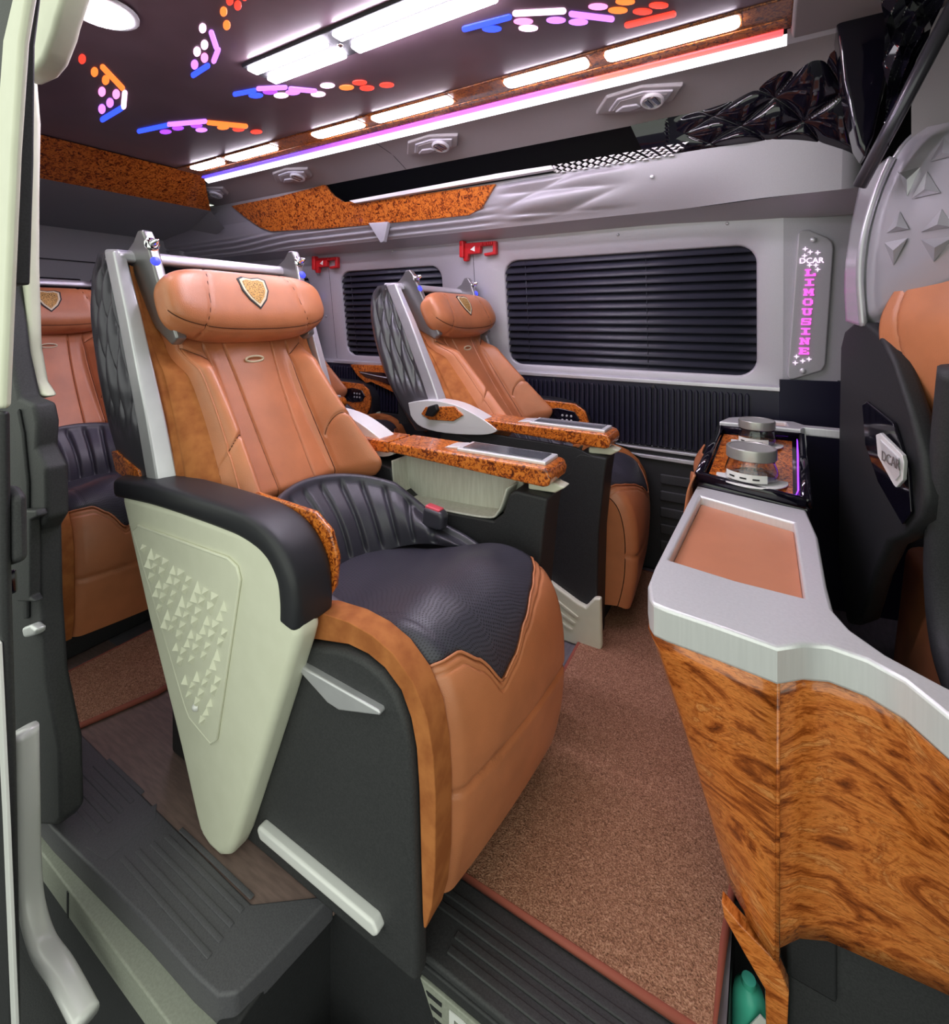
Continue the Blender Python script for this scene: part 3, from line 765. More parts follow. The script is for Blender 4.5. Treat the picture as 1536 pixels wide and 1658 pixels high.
    # buckle on the aisle side
    bk = pr('buckle_socket', [(-.875, .54), (-.80, .54), (-.795, .584), (-.81, .594), (-.865, .600)], .190, .230, m_blk, S, .012, 3)
    pr('buckle_button', [(-.862, .590), (-.812, .585), (-.810, .598), (-.860, .604)], .196, .222, m_redlt, bk, .003, 2)
    # ---------------- backrest
    def cen(v):
        return -1.150 - .350 * v - .02 * sin(pi * v), .635 + .64 * v
    def halfw(v): return .258 - .013 * min(1, v * 2) - .035 * sin(pi * min(1, v * 1.05)) + .0 * v
    def bface(u, v, dd=0):
        x, z = cen(v); q = u * 2 - 1; a = abs(q); wv = halfw(v)
        B = (.042 + .115 * max(0, 1 - v / .64)) * (1 - sm(.54, .68, v))
        sinner = lerp(.50, .58, v)
        bol = B * sm(sinner, .86, a) + .012 * exp(-((a - .8) / .12) ** 2) * (1 - sm(.56, .66, v))
        e0 = lerp(.80, .90, min(1, v * 1.6)); edge = max(0, (a - e0) / (1 - e0)); roll = lerp(.085, .045, min(1, v * 1.6)) * edge ** 2.4
        roll += .07 * max(0, (.07 - v) / .07) ** 2
        pan = .008 * (1 - (a / .5) ** 2) if a < .5 else 0
        g = 0
        ga = lerp(.24, .44, v)
        g -= .009 * exp(-((a - ga) / .011) ** 2) * sm(.0, .03, v)
        gb = lerp(.56, .64, v) + .04 * sin(v * 3)
        g -= .010 * exp(-((a - gb) / .012) ** 2) * (1 - sm(.66, .70, v))
        if a > .62:
            vb = .285 + .10 * (1 - ((a - .62) / .38)) * 0 - .10 * ((a - .80) / .2) ** 2
            g -= .011 * exp(-((v - vb) / .008) ** 2)
            vb2 = .68 - .22 * (.95 - a)
            g -= .006 * exp(-((v - vb2) / .012) ** 2) * sm(.62, .70, a)
        gs = lerp(.945, .945, v)
        g -= .003 * exp(-((a - gs) / .010) ** 2)
        off = bol - roll + pan + g + dd
        nx, nz = .86, .50
        return Bk(x + nx * off, q * wv, z + nz * off * (.4 + .6 * v))
    grid('backrest', bface, 220, 130, m_tan, S, True)
    # piping along the outer seams of the back
    for q in (.028, .972):
        tube('piping', [bface(q, k / 50, .002) for k in range(51)], .0026, m_tan, S, 6)
    # suede flanks, from the face edge to the shell frame
    def frame(v):
        return -1.30 - .245 * v, .66 + .66 * v
    for sg in (-1, 1):
        def flank(u, v, sg=sg):
            p = bface(0.0 if sg < 0 else 1.0, v)
            fx, fz = frame(v); q = Bk(fx, sg * .274, fz)
            r = p.lerp(q, u); r.y += sy * sg * .016 * sin(pi * u) * (1 - .5 * v) - sy * sg * .010 * exp(-((u - .62) / .05) ** 2) * (.4 + .6 * v)
            return r
        grid('suede_flank', flank, 30, 40, m_suede, S, True)
    def qa(a, s): return .5 + s * a / 2
    for s in (-1, 1):
        tube('seam', [bface(qa(lerp(.24, .44, .02 + .62 * k / 40), s), .02 + .62 * k / 40, .0012) for k in range(41)], .0015, m_seam, S, 5)
        tube('seam', [bface(qa(lerp(.56, .64, v_) + .04 * sin(v_ * 3), s), v_, .0008) for v_ in [.02 + .64 * k / 40 for k in range(41)]], .0015, m_seam, S, 5)
        tube('seam', [bface(qa(a_, s), .285 - .10 * ((a_ - .80) / .2) ** 2, .0008) for a_ in [.63 + .31 * k / 24 for k in range(25)]], .0015, m_seam, S, 5)
        tube('seam', [bface(qa(a_, s), .68 - .22 * (.95 - a_), .0008) for a_ in [.66 + .28 * k / 20 for k in range(21)]], .0013, m_seam, S, 5)
    # badge below the pillow
    bc = bface(.5, .60, .004)
    bd = sweep('chrome_tag', [bc + Vector((0, sy * .030 * cos(t), .009 * sin(t))) for t in [2 * pi * k / 24 for k in range(24)]], ring(.0034, 6), m_cream2, S, Vector((1, .1, .2)), False, True, True)
    # ---------------- shell
    out_r = [(-1.666, 1.336), (-1.70, 1.30), (-1.712, 1.255), (-1.715, 1.19), (-1.704, 1.11), (-1.67, .99), (-1.628, .89), (-1.56, .775), (-1.49, .680)]
    rear = spline([(a, 0, b) for a, b in out_r], 40)
    for sg in (-1, 1):
        def sidef(u, v, sg=sg):
            r = rear[int(round((1 - v) * 40))]; fx, fz = -1.30 - .243 * v, lerp(.690, 1.333, v)
            x, z = lerp(r.x, fx, u), lerp(r.z, fz, u)
            mask = sm(.10, .26, u) * (1 - sm(.80, .93, u)) * sm(.20, .34, v) * (1 - sm(.90, .97, v))
            a = u * 4.6 + v * 1.5; b = u * 4.6 - v * 3.6
            ra = abs((a % 1) - .5) * 2; rb = abs((b % 1) - .5) * 2
            d = mask * .030 * max(ra, rb) ** 2
            bul = .020 * sin(pi * min(1, u * 1.0)) ** .6 * sin(pi * (.1 + .8 * v)) - .016 * (1 - sm(0, .16, u))
            return Bk(x, sg * (.300 + bul - d * .75), z)
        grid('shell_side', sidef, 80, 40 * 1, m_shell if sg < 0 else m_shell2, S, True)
    def backf(u, v):
        r = rear[int(round((1 - v) * 40))]
        q = u * 2 - 1; a = abs(q)
        return Bk(r.x - .03 * (1 - a ** 4), q * .284, r.z)
    grid('shell_back', backf, 24, 40, m_shell, S, True)
    grid('shell_cap', lambda u, v: Bk(lerp(-1.666, -1.545, v), lerp(-.284, .284, u), lerp(1.336, 1.333, v)), 10, 2, m_shell, S, True)
    # silver frame : two legs and a top bar
    ln = sqrt(.245 ** 2 + .66 ** 2); ux, uz = -.245 / ln, .66 / ln
    for sg in (-1, 1):
        V = []; Fc = []
        rows = [(0, .685), (.3, .9), (.7, 1.16), (1, 1.335)]
        for t, z in rows:
            fx = -1.295 - .246 * t
            y1 = .314; y0 = lerp(.270, .284, t)
            V += [Bk(fx + .004, sg * y1, z), Bk(fx + .018 * (1 - t) + .006, sg * y0, z), Bk(fx - .05, sg * (y0 - .002), z), Bk(fx - .05, sg * y1, z)]
        for k in range(3):
            for i in range(4):
                j = (i + 1) % 4; Fc.append((k * 4 + i, k * 4 + j, k * 4 + 4 + j, k * 4 + 4 + i))
        Fc += [(0, 1, 2, 3), (15, 14, 13, 12)]
        o = mk('silver_frame', V, Fc, m_silver, S, True, recalc=True); bev(o, .006, 3)
    bprism('silver_top', [(-1.61, 1.345), (-1.545, 1.340), (-1.530, 1.330), (-1.526, 1.308), (-1.545, 1.304), (-1.61, 1.31)], -.306, .306, m_silver, S, .008, 3)
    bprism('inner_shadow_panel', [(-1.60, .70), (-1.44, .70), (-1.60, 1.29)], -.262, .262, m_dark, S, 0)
    # burl inlay low on the outer shell
    bprism('burl_inlay', [(-1.545, .785), (-1.52, .79), (-1.40, .755), (-1.385, .722), (-1.46, .722), (-1.52, .735)], -.316, -.296, m_burl_s, S, .003)
    # pearl lobe with burl switch plate on the aisle side
    lobe = spline([(-1.47, 0, .81), (-1.36, 0, .822), (-1.24, 0, .808), (-1.14, 0, .770), (-1.06, 0, .725), (-1.05, 0, .705), (-1.12, 0, .69), (-1.30, 0, .69), (-1.42, 0, .715), (-1.47, 0, .77)], 30)
    lb = bprism('pearl_lobe', [(p.x, p.z) for p in lobe[:-1]], .275, .350, m_white, S, .030, 5)
    sp = bprism('switch_plate', [(-1.40, .765), (-1.375, .795), (-1.23, .80), (-1.19, .765), (-1.24, .74), (-1.36, .742)], .345, .356, m_burl_s, lb, .003)
    bprism('switch_knob', [(-1.37, .762), (-1.35, .80), (-1.31, .81), (-1.30, .785), (-1.33, .757)], .352, .375, m_black, lb, .006)
    # ---------------- headrest pillow
    PC = Vector((-1.408, 0, 1.188))
    tilt = radians(-26)
    ct, st = cos(tilt), sin(tilt)
    def pil(u, v, dd=0):
        la = (v - .5) * pi; lo = (u) * 2 * pi
        ex = lambda c, e: math.copysign(abs(c) ** e, c)
        ly = ex(sin(la), .50) * .266
        cr = abs(cos(la)) ** .55
        fx = ex(cos(lo), .80) * .070 * cr; fz = ex(sin(lo), .66) * .112 * cr
        a = abs(ly) / .266
        fx += .030 * a * a - .012
        fz *= 1 - .10 * a ** 3
        g = 0.0
        if cos(lo) > -.2:
            g -= .005 * exp(-((a - (.58 - .10 * sin(lo))) / .012) ** 2)
            g -= .003 * exp(-((sin(lo) + .80) / .03) ** 2)
        r = sqrt(fx * fx + fz * fz) + 1e-6
        fx += fx / r * (g + dd); fz += fz / r * (g + dd)
        return Bk(PC.x + fx * ct + fz * st, PC.y + ly, PC.z - fx * st + fz * ct)
    pw = grid('headrest_pillow', pil, 72, 90, m_tan, S, True, closeu=True)
    for s in (-1, 1):
        pp = []
        for k in range(31):
            lo_ = lerp(-1.45, 1.45, k / 30); a_ = .58 - .10 * sin(lo_)
            pp.append(pil((lo_ / (2 * pi)) % 1, s * math.asin(a_ ** 2) / pi + .5, .0006))
        tube('seam', pp, .0015, m_seam, pw, 5)
    pp = []
    for k in range(61):
        la_ = lerp(-1.35, 1.35, k / 60); pp.append(pil((-.93 / (2 * pi)) % 1, la_ / pi + .5, .001))
    tube('seam', pp, .0018, m_seam, pw, 5)
    # emblem : layered shield following the pillow front
    def pin(a, b, d):                    # a across (m), b up (m) on the pillow front
        lo = math.asin(max(-1, min(1, (b / .105)))) ; la = math.asin(max(-1, min(1, a / .262)))
        u = (lo / (2 * pi)) % 1; v = la / pi + .5
        ex = lambda c, e: math.copysign(abs(c) ** e, c)
        # invert the superellipse exponents
        lo = math.asin(math.copysign(min(1, abs(b / .112)) ** (1 / .66), b)); la = math.asin(math.copysign(min(1, abs(a / .266)) ** (1 / .50), a))
        return pil((lo / (2 * pi)) % 1, la / pi + .5, d)
    shp = [(-.5, .42), (-.30, .52), (0, .47), (.30, .52), (.5, .42), (.47, .0), (.30, -.32), (0, -.62), (-.30, -.32), (-.47, .0)]
    def shield(name, sc, d, mat, ox=0):
        V = [pin(ox, .022, d)]
        n = len(shp)
        for f in (.5, 1):
            V += [pin(ox + a * sc * f, .022 + b * sc * f, d) for a, b in shp]
        V += [pin(ox + a * sc, .022 + b * sc, .0) for a, b in shp]
        Fc = [(0, 1 + i, 1 + (i + 1) % n) for i in range(n)]
        for r in range(2): Fc += [(1 + r * n + i, 1 + r * n + (i + 1) % n, 1 + (r + 1) * n + (i + 1) % n, 1 + (r + 1) * n + i) for i in range(n)]
        return mk(name, V, Fc, mat, pw, False)
    shield('emblem_border', .098, .0030, m_black); shield('emblem_field', .086, .0042, m_cream2); shield('emblem_crest', .070, .0054, m_gold)
    # ---------------- headrest wings
    for sg in (-1, 1):
        wg = bprism('headrest_wing', [(-1.365, 1.095), (-1.395, 1.075), (-1.475, 1.12), (-1.60, 1.31), (-1.585, 1.335), (-1.535, 1.365), (-1.512, 1.395), (-1.488, 1.395), (-1.470, 1.37), (-1.425, 1.24)], sg * .236, sg * .266, m_gun, S, .007, 3)
        for v in wg.data.vertices: v.co.y -= sy * sg * .030 * (1 - sm(1.10, 1.36, v.co.z))
        c = Bk(-1.470, sg * .250, 1.352); cb = Bk(-1.450, sg * .249, 1.306)
        R = Matrix.Rotation(radians(72) - rec, 4, 'Y')
        lp_ = lathe('reading_lamp', [(.001, 0), (.019, 0), (.021, .006), (.015, .012), (.010, .012), (.010, .022), (.006, .034), (.001, .036)], m_chrome, wg, 20, Matrix.Translation(c) @ R)
        lathe('lamp_button', [(.001, 0), (.013, 0), (.013, .004), (.009, .007), (.001, .008)], m_cyan, wg, 20, Matrix.Translation(cb) @ R)
    # ---------------- outer armrest : pale tapered panel, pad, wood inlay
    arm = pr('arm_panel', [(-1.430, .700), (-1.40, .64), (-1.291, .417), (-1.156, .173), (-1.093, .045), (-1.075, .015), (-1.04, .002), (-1.0, .002), (-.972, .018), (-.952, .055), (-.849, .308), (-.765, .520), (-.752, .556), (-.765, .575), (-.788, .585), (-.790, .64), (-.81, .68), (-.868, .712), (-1.156, .712)], -.345, -.285, m_cream, S, .018, 4)
    ins_pts = [(-1.352, .622), (-1.33, .640), (-.965, .650), (-.935, .640), (-.925, .618), (-1.005, .258), (-1.025, .240), (-1.105, .262), (-1.122, .28)]
    ins = pr('inset_panel', ins_pts, -.3505, -.340, m_cream, arm, .003, 2)
    tube('inset_bead', [P(a, -.348, b) for a, b in ins_pts], .0035, m_cream, arm, 6, Vector((0, 1, 0)), True)
    def inside(x, z, m=.018):
        n = len(ins_pts); ok = True
        for i in range(n):
            a = ins_pts[i]; b = ins_pts[(i + 1) % n]
            ex, ez = b[0] - a[0], b[1] - a[1]; L = sqrt(ex * ex + ez * ez)
            if (ex * (z - a[1]) - ez * (x - a[0])) / L > -m: return False
        return True
    st0 = None
    for r in range(14):
        for c in range(16):
            x = -1.36 + c * .032 + (r % 2) * .016 + r * .002; z = .600 - r * .0285 - c * .0042
            if not inside(x, z): continue
            if (c * 5 + r * 3) % 7 == 0 and r > 5: continue
            sc = max(.55, 1.0 - .03 * r) * (1.1 if (r + c) % 2 else .85)
            if st0 is None:
                V = [Vector((-.013, 0, .012)), Vector((.013, 0, .012)), Vector((0, 0, -.014)), Vector((.003, sy * -.011, .004))]
                st0 = mk('pyramid_stud', V, [(0, 1, 3), (1, 2, 3), (2, 0, 3), (0, 2, 1)], m_cream, ins, False, recalc=True); o = st0
            else: o = link_copy(st0, ins)
            o.location = P(x, -.350, z); o.scale = (sc, 1, sc * (1 if (r + c) % 3 else -1))
    lathe('screw', [(.001, .008), (.006, .006), (.009, 0)], m_white, ins, 12, Matrix.Translation(P(-1.075, -.352, .30)) @ Matrix.Rotation(radians(90) * sy, 4, 'X'))
    path = spline([(X(-1.475), sy * -.298, .708), (X(-1.40), sy * -.298, .714), (X(-1.25), sy * -.298, .724), (X(-1.0), sy * -.298, .726), (X(-.90), sy * -.298, .719), (X(-.835), sy * -.298, .697), (X(-.797), sy * -.298, .655), (X(-.786), sy * -.298, .61), (X(-.785), sy * -.298, .575), (X(-.787), sy * -.298, .562)], 60)
    sec = superell(.050, .027, .45, 24)
    def asec(t):
        k = 1 - .55 * (1 - sm(0, .05, t)) - .75 * sm(.92, 1, t) ** 2; return [(a * (.6 + .4 * k), b * k) for a, b in sec]
    sweep('arm_pad', path, asec, m_pad, S)
    ci = pr('control_panel', [(-1.02, .56), (-.80, .545), (-.760, .60), (-.752, .66), (-.772, .712), (-.82, .742), (-1.02, .748)], -.250, -.236, m_burl_s, S, .005)
    pr('control_inset', [(-.985 + .1 * 0, .66), (-.96, .705), (-.90, .715), (-.82, .705), (-.795, .67), (-.82, .635), (-.90, .625), (-.96, .63)], -.238, -.231, m_gloss, ci, .003)
    for k in range(3):
        for j in range(2):
            lathe('control_key', [(.001, 0), (.006, 0), (.006, .003), (.001, .004)], m_silver, ci, 8, Matrix.Translation(P(-.88 + .022 * k, -.231, .66 + .022 * j)) @ Matrix.Rotation(-radians(90) * sy, 4, 'X'))
    A_ = len(S.children_recursive)
    before = set(S.children)
    # ---------------- aisle armrest : black body, felt bin, burl slab with tray
    body = pr('aisle_body', [(-1.20, .0), (-.545, .0), (-.535, .40), (-.515, .60), (-.505, .668), (-.60, .672), (-.62, .66), (-.64, .60), (-.67, .575), (-.98, .560), (-1.03, .59), (-1.045, .665), (-1.20, .69)], .262, .372, m_dark, S, .008, 3)
    pr('bin_back', [(-1.05, .55), (-.61, .55), (-.61, .68), (-1.05, .69)], .335, .360, m_bin, body, .003)
    pr('aisle_cover', [(-1.19, .05), (-.56, .05), (-.535, .66), (-.62, .690), (-1.19, .70)], .358, .371, m_dark, body, .003)
    sweep('bin_liner', spline([P(-1.042, .302, .690), P(-1.032, .302, .605), P(-1.0, .302, .566), P(-.90, .302, .568), (P(-.70, .302, .578)), P(-.655, .302, .603), P(-.628, .302, .672)], 40), lambda t: superell(.040, .003, .3, 12), m_bin, body)
    pr('bin_lip', [(-.58, .668), (-.50, .672), (-.47, .692), (-.50, .700), (-.58, .69)], .300, .345, m_cream, body, .006)
    foot = pr('foot_shoe', [(-.83, .255), (-.80, .235), (-.60, .150), (-.575, .145), (-.545, .185), (-.522, .190), (-.518, .02), (-.535, .0), (-.83, .0)], .368, .392, m_bin if False else m_cream, body, .008, 3)
    for k in range(3):
        pr('foot_ridge', [(-.80 + .012 * k, .19 - .045 * k), (-.795 + .012 * k, .198 - .045 * k), (-.60 - .01 * k, .105 - .025 * k), (-.61 - .01 * k, .098 - .025 * k)], .390, .396, m_cream, foot, .002)
    slab = pr('burl_slab', [(-1.045, .752), (-1.045, .72), (-.515, .700), (-.498, .705), (-.492, .728), (-.50, .748), (-.515, .752)], .250, .380, m_burl, S, .007, 3)
    pr('burl_hinge_block', [(-1.20, .750), (-1.20, .712), (-1.052, .715), (-1.052, .752)], .255, .375, m_burl, S, .005, 3)
    tray = pr('tray_frame', [(-.80, .751), (-.80, .762), (-.515, .762), (-.515, .751)], .272, .366, m_alu, slab, .003)
    pr('tray_glass', [(-.785, .760), (-.785, .7645), (-.53, .7645), (-.53, .760)], .284, .354, m_screen, tray, .001)
    pr('tray_latch', [(-.86, .751), (-.845, .757), (-.80, .762), (-.80, .751)], .29, .35, m_alu, tray, .003)
    if ash:
        for o in set(S.children) - before: o.location.y += sy * ash
    return S

seat_a = make_seat((-1.0, .97, 0), 1, 'large tan and black lounge seat nearest the camera with pale armrest panel')
seat_b = make_seat((-.97, 2.03, 0), -1, 'tan and black lounge seat by the far window beside the console', bx=.12, rec=radians(4), ash=-.035)
def shift_copy(s, dx, dy, label):
    c = copy_tree(s); c.location = s.location + Vector((dx, dy, 0)); c['label'] = label
    return c
shift_copy(seat_a, -1.46, -.02, 'partly hidden rear lounge seat at the left behind the door pillar')
shift_copy(seat_b, -1.36, .0, 'mostly hidden rear lounge seat by the far wall, behind the nearest seat')

# ================================================================== CONSOLE BY THE FRONT PARTITION
con = empty('console', (0, 0, 0), 'silver-topped wooden partition console with recessed coral pad, right foreground', 'console')
TZ = .62
top = [(-.193, .975), (-.205, 1.02), (-.207, 1.10), (-.203, 1.30), (-.198, 1.50), (-.192, 1.705), (.09, 1.64), (.104, 1.45), (.100, 1.20), (.102, 1.10), (.120, 1.05), (.160, 1.00), (.230, .95), (.34, .885), (.34, .80), (.21, .885), (.172, .945), (.132, .972), (.085, .980), (.05, .965), (.013, .932), (-.076, .944), (-.158, .952), (-.182, .958)]
hole = [(-.187, 1.150), (-.172, 1.610), (.058, 1.525), (.060, 1.125), (-.057, 1.128)]
def hollow_slab(name, outer, inner, z0, z1, mat, parent):
    bm = bmesh.new()
    def loop(pts, z): return [bm.verts.new((p[0], p[1], z)) for p in pts]
    for z in (z0, z1):
        a = loop(outer, z); b = loop(inner, z)
        es = [bm.edges.new((l[i], l[(i + 1) % len(l)])) for l in (a, b) for i in range(len(l))]
        bmesh.ops.triangle_fill(bm, use_beauty=True, use_dissolve=False, edges=es)
        if z == z0: A0, B0 = a, b
        else: A1, B1 = a, b
    for l0, l1 in ((A0, A1), (B0, B1)):
        for i in range(len(l0)):
            j = (i + 1) % len(l0); bm.faces.new((l0[i], l0[j], l1[j], l1[i]))
    bmesh.ops.recalc_face_normals(bm, faces=bm.faces)
    me = bpy.data.meshes.new(name); bm.to_mesh(me); bm.free(); me.materials.append(mat); me.shade_smooth(); me.set_sharp_from_angle(angle=radians(33))
    o = bpy.data.objects.new(name, me); COL.objects.link(o); o.parent = parent
    return o
hin = [(-.170, 1.165), (-.157, 1.585), (.045, 1.510), (.047, 1.138), (-.055, 1.142)]
slab = hollow_slab('silver_top', top, hole, TZ - .062, TZ, m_alu, con); bev(slab, .006, 3, 50)
prism('coral_pad', hole, 'z', TZ - .045, TZ - .024, m_pinkpad, con, .004)
# wood body : upper outline shrinks towards the foot
def wood_ring(pts_top, pts_bot, n, name, mat, z0, z1, curve=0.0):
    V = []; Fc = []; m = len(pts_top)
    for k in range(n + 1):
        t = k / n
        e = t ** (1 + curve)
        for a, b in zip(pts_top, pts_bot): V.append((lerp(a[0], b[0], e), lerp(a[1], b[1], e), lerp(z1, z0, t)))
    for k in range(n):
        for i in range(m - 1): Fc.append((k * m + i, k * m + i + 1, k * m + m + i + 1, k * m + m + i))
    return mk(name, V, Fc, mat, con, True)
ins = .008
side_t = [(-.185, 1.69), (-.192, 1.50), (-.196, 1.25), (-.198, 1.05), (-.190, .985), (-.175, .966), (-.076, .952), (.013, .941)]
side_b = [(-.10, 1.60), (-.09, 1.50), (-.08, 1.30), (-.068, 1.10), (-.060, 1.05), (-.052, 1.03), (-.02, .985), (.013, .950)]
o = wood_ring(side_t, side_b, 14, 'wood_side', m_wood, .10, TZ - .060, -.1); md = o.modifiers.new('s', 'SOLIDIFY'); md.thickness = .008; md.offset = -1
fr_t = [(.013, .941), (.05, .975), (.085, .990), (.132, .982), (.172, .956), (.21, .896), (.34, .812)]
fr_b = [(.013, .950), (.045, .985), (.085, 1.005), (.136, 1.01), (.19, 1.015), (.25, 1.02), (.36, 1.02)]
o = wood_ring(fr_t, fr_b, 14, 'wood_front', m_wood, .115, TZ - .060, -.15); md = o.modifiers.new('s', 'SOLIDIFY'); md.thickness = .008; md.offset = 1
tube('corner_bead', [(.013, .940, TZ - .06), (.013, .944, .35), (.013, .949, .10)], .004, m_wood, con, 8)
# shadow line under the silver slab
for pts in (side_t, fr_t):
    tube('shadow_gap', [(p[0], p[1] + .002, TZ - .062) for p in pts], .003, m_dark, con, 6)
# dark plinth and the forward wood leg
prism('plinth', [(.03, 1.02), (.09, 1.03), (.36, 1.05), (.36, 1.13), (.03, 1.13)], 'z', -.30, .14, m_dark2, con, .01)
prism('rear_plinth', [(-.01, 1.12), (.03, 1.02), (.10, 1.02), (.10, 2.15), (-.03, 2.15)], 'z', .0, .535, m_dark, con, .006)
lg = [(at(a, b, 'y', .985).x, at(a, b, 'y', .985).z) for a, b in ((1168, 1452), (1200, 1490), (1245, 1535), (1262, 1560), (1277, 1596), (1274, 1665), (1240, 1665), (1238, 1592), (1205, 1535), (1172, 1476))]
prism('wood_leg', lg, 'y', .975, 1.0, m_wood, con, .003)
# raised rear part of the body (dark) + gloss tray with wood bed
gt = [(-.200, 1.712), (.100, 1.645), (.112, 1.80), (.112, 2.14), (-.165, 2.14)]
def tz(y): return .632 + (y - 1.68) * .18
def sloped(name, pts, h0, h1, mat, parent, bw=.003):
    n = len(pts); V = [(x, y, tz(y) + h0) for x, y in pts] + [(x, y, tz(y) + h1) for x, y in pts]
    Fc = [tuple(range(n)), tuple(range(2 * n - 1, n - 1, -1))] + [(i, (i + 1) % n, n + (i + 1) % n, n + i) for i in range(n)]
    o = mk(name, V, Fc, mat, parent, True, recalc=True)
    if bw: bev(o, bw, 2)
    return o
tr_ = empty('console_tray', (0, 0, 0), 'glossy black tray with wood-grain bed holding two jars on the console', 'tray')
sloped('tray_body', gt, -.075, -.002, m_gloss, tr_, .01)
sloped('wood_bed', [(-.165, 1.735), (.062, 1.685), (.074, 2.10), (-.145, 2.10)], -.004, .002, m_burl, tr_, .001)
n = len(gt)
for a, b in ((0, 1), (1, 3), (3, 4), (4, 0)):
    pa, pb = Vector((*gt[a], tz(gt[a][1]) + .006)), Vector((*gt[b], tz(gt[b][1]) + .006))
    cxy = Vector((-.03, 1.9, 0)); ia = (cxy - pa); ia.z = 0; ib = (cxy - pb); ib.z = 0
    pa += ia.normalized() * .016; pb += ib.normalized() * .016
    sweep('tray_rim', [pa, pb], lambda t: superell(.016, .014, .6, 14), m_gloss, tr_, Vector((0, 0, 1)))
pa = Vector((.078, 1.69, tz(1.69) + .010)); pb = Vector((.090, 2.1, tz(2.1) + .010))
tube('violet_led_line', [Vector((-.02, 1.690, tz(1.69) + .008)), Vector((.066, 1.675, tz(1.68) + .008)), Vector((.076, 1.72, tz(1.72) + .009)), pb], .0022, LEDC['violet'], tr_, 6)
# far silver end of the console, with its short arm
fe = empty('console_end', (0, 0, 0), 'silver far end of the console with small pink pad and short pale arm', 'console')
fs = hollow_slab('silver_end', [(-.165, 2.155), (.105, 2.155), (.115, 2.20), (.34, 2.20), (.34, 2.25), (.12, 2.25), (.09, 2.30), (-.10, 2.30), (-.14, 2.26)], [(-.095, 2.19), (.065, 2.19), (.060, 2.275), (-.080, 2.275)], .715, .745, m_alu, fe); bev(fs, .005, 3, 50)
prism('pink_pad', [(-.095, 2.19), (.065, 2.19), (.060, 2.275), (-.080, 2.275)], 'z', .718, .730, m_pinkpad, fe, .002)
prism('end_body', [(-.13, 2.16), (.09, 2.16), (.08, 2.29), (-.10, 2.29)], 'z', .0, .716, m_dark, fe, .006)
# crumpled tan bag hung on the console side (left of the tray)
def bag(u, v):
    y = lerp(1.66, 1.99, u); z = lerp(.42, .665, v) - .02 * sin(u * 5)
    return (-.202 - .026 * sin(pi * v) - .008 * sin(u * 11 + v * 5) - .006 * sin(v * 9 - u * 6), y, z + .010 * sin(u * 13) * v)
bg_o = grid('leather_bag', bag, 40, 30, m_tan, None, True, thick=.006)
tag(bg_o, 'crumpled tan leather pouch hanging beside the black console tray', 'pouch')

# jars
def jar(x, y, k, label):
    e = empty('glass_jar', (x, y, tz(y) + .004), label, 'jar', 'lidded glass jars on the console tray')
    gl = lathe('glass_body', [(.001, 0), (.062 * k, 0), (.072 * k, .006 * k), (.076 * k, .02 * k), (.072 * k, .034 * k), (.064 * k, .056 * k), (.066 * k, .064 * k), (.063 * k, .064 * k), (.061 * k, .055 * k), (.069 * k, .033 * k), (.072 * k, .02 * k), (.068 * k, .008 * k), (.001, .006 * k)], m_glass, e, 36)
    lathe('metal_lid', [(.001, .097 * k), (.060 * k, .097 * k), (.062 * k, .100 * k), (.068 * k, .099 * k), (.070 * k, .095 * k), (.070 * k, .066 * k), (.066 * k, .064 * k), (.001, .064 * k)], m_chrome_s, e, 40)
    V = []; Fc = []
    N = 12
    for i in range(N + 1):
        a = radians(-150 + 95 * i / N)
        for z in (.006, .030): V.append((.0765 * k * cos(a), .0765 * k * sin(a), z * k))
    for i in range(N): Fc.append((2 * i, 2 * i + 2, 2 * i + 3, 2 * i + 1))
    lb = mk('paper_label', V, Fc, m_paper, gl)
    for q in range(3):
        V2 = []; 
        for i in range(3):
            a = radians(-138 + q * 26 + 7 * i)
            for z in (.014, .019): V2.append((.0772 * k * cos(a), .0772 * k * sin(a), z * k))
        mk('label_print', V2, [(0, 2, 3, 1), (2, 4, 5, 3)], m_black, lb)
    lathe('doily', [(.001, -.003), (.098 * k, -.003), (.098 * k, .0005), (.001, .0005)], m_paper, e, 40)
    return e
m_chrome_s = base_mat('satin_lid', (.50, .50, .48), 0.34, 0.6)
jar(-.045, 1.765, 1.0, 'larger lidded glass jar at the front of the console tray')
jar(-.035, 2.045, .84, 'smaller looking lidded glass jar behind the first on the console tray')

# small things in the gap under the console
tb = empty('teal_bottle', (at(1212, 1640, 'y', 1.03).x, 1.03, -.30), 'teal bottle with white tag in the gap beside the wooden console leg', 'bottle')
lathe('bottle_body', [(.001, 0), (.026, 0), (.028, .006), (.028, .205), (.024, .225), (.014, .235), (.001, .236)], m_teal, tb, 24)
lathe('bottle_cap', [(.001, .235), (.012, .235), (.012, .246), (.001, .247)], m_teal, tb, 16)
prism('white_tag', [(.002, .165), (.03, .180), (.035, .222), (.018, .232), (-.002, .195)], 'y', -.034, -.030, m_paper, tb, .001)

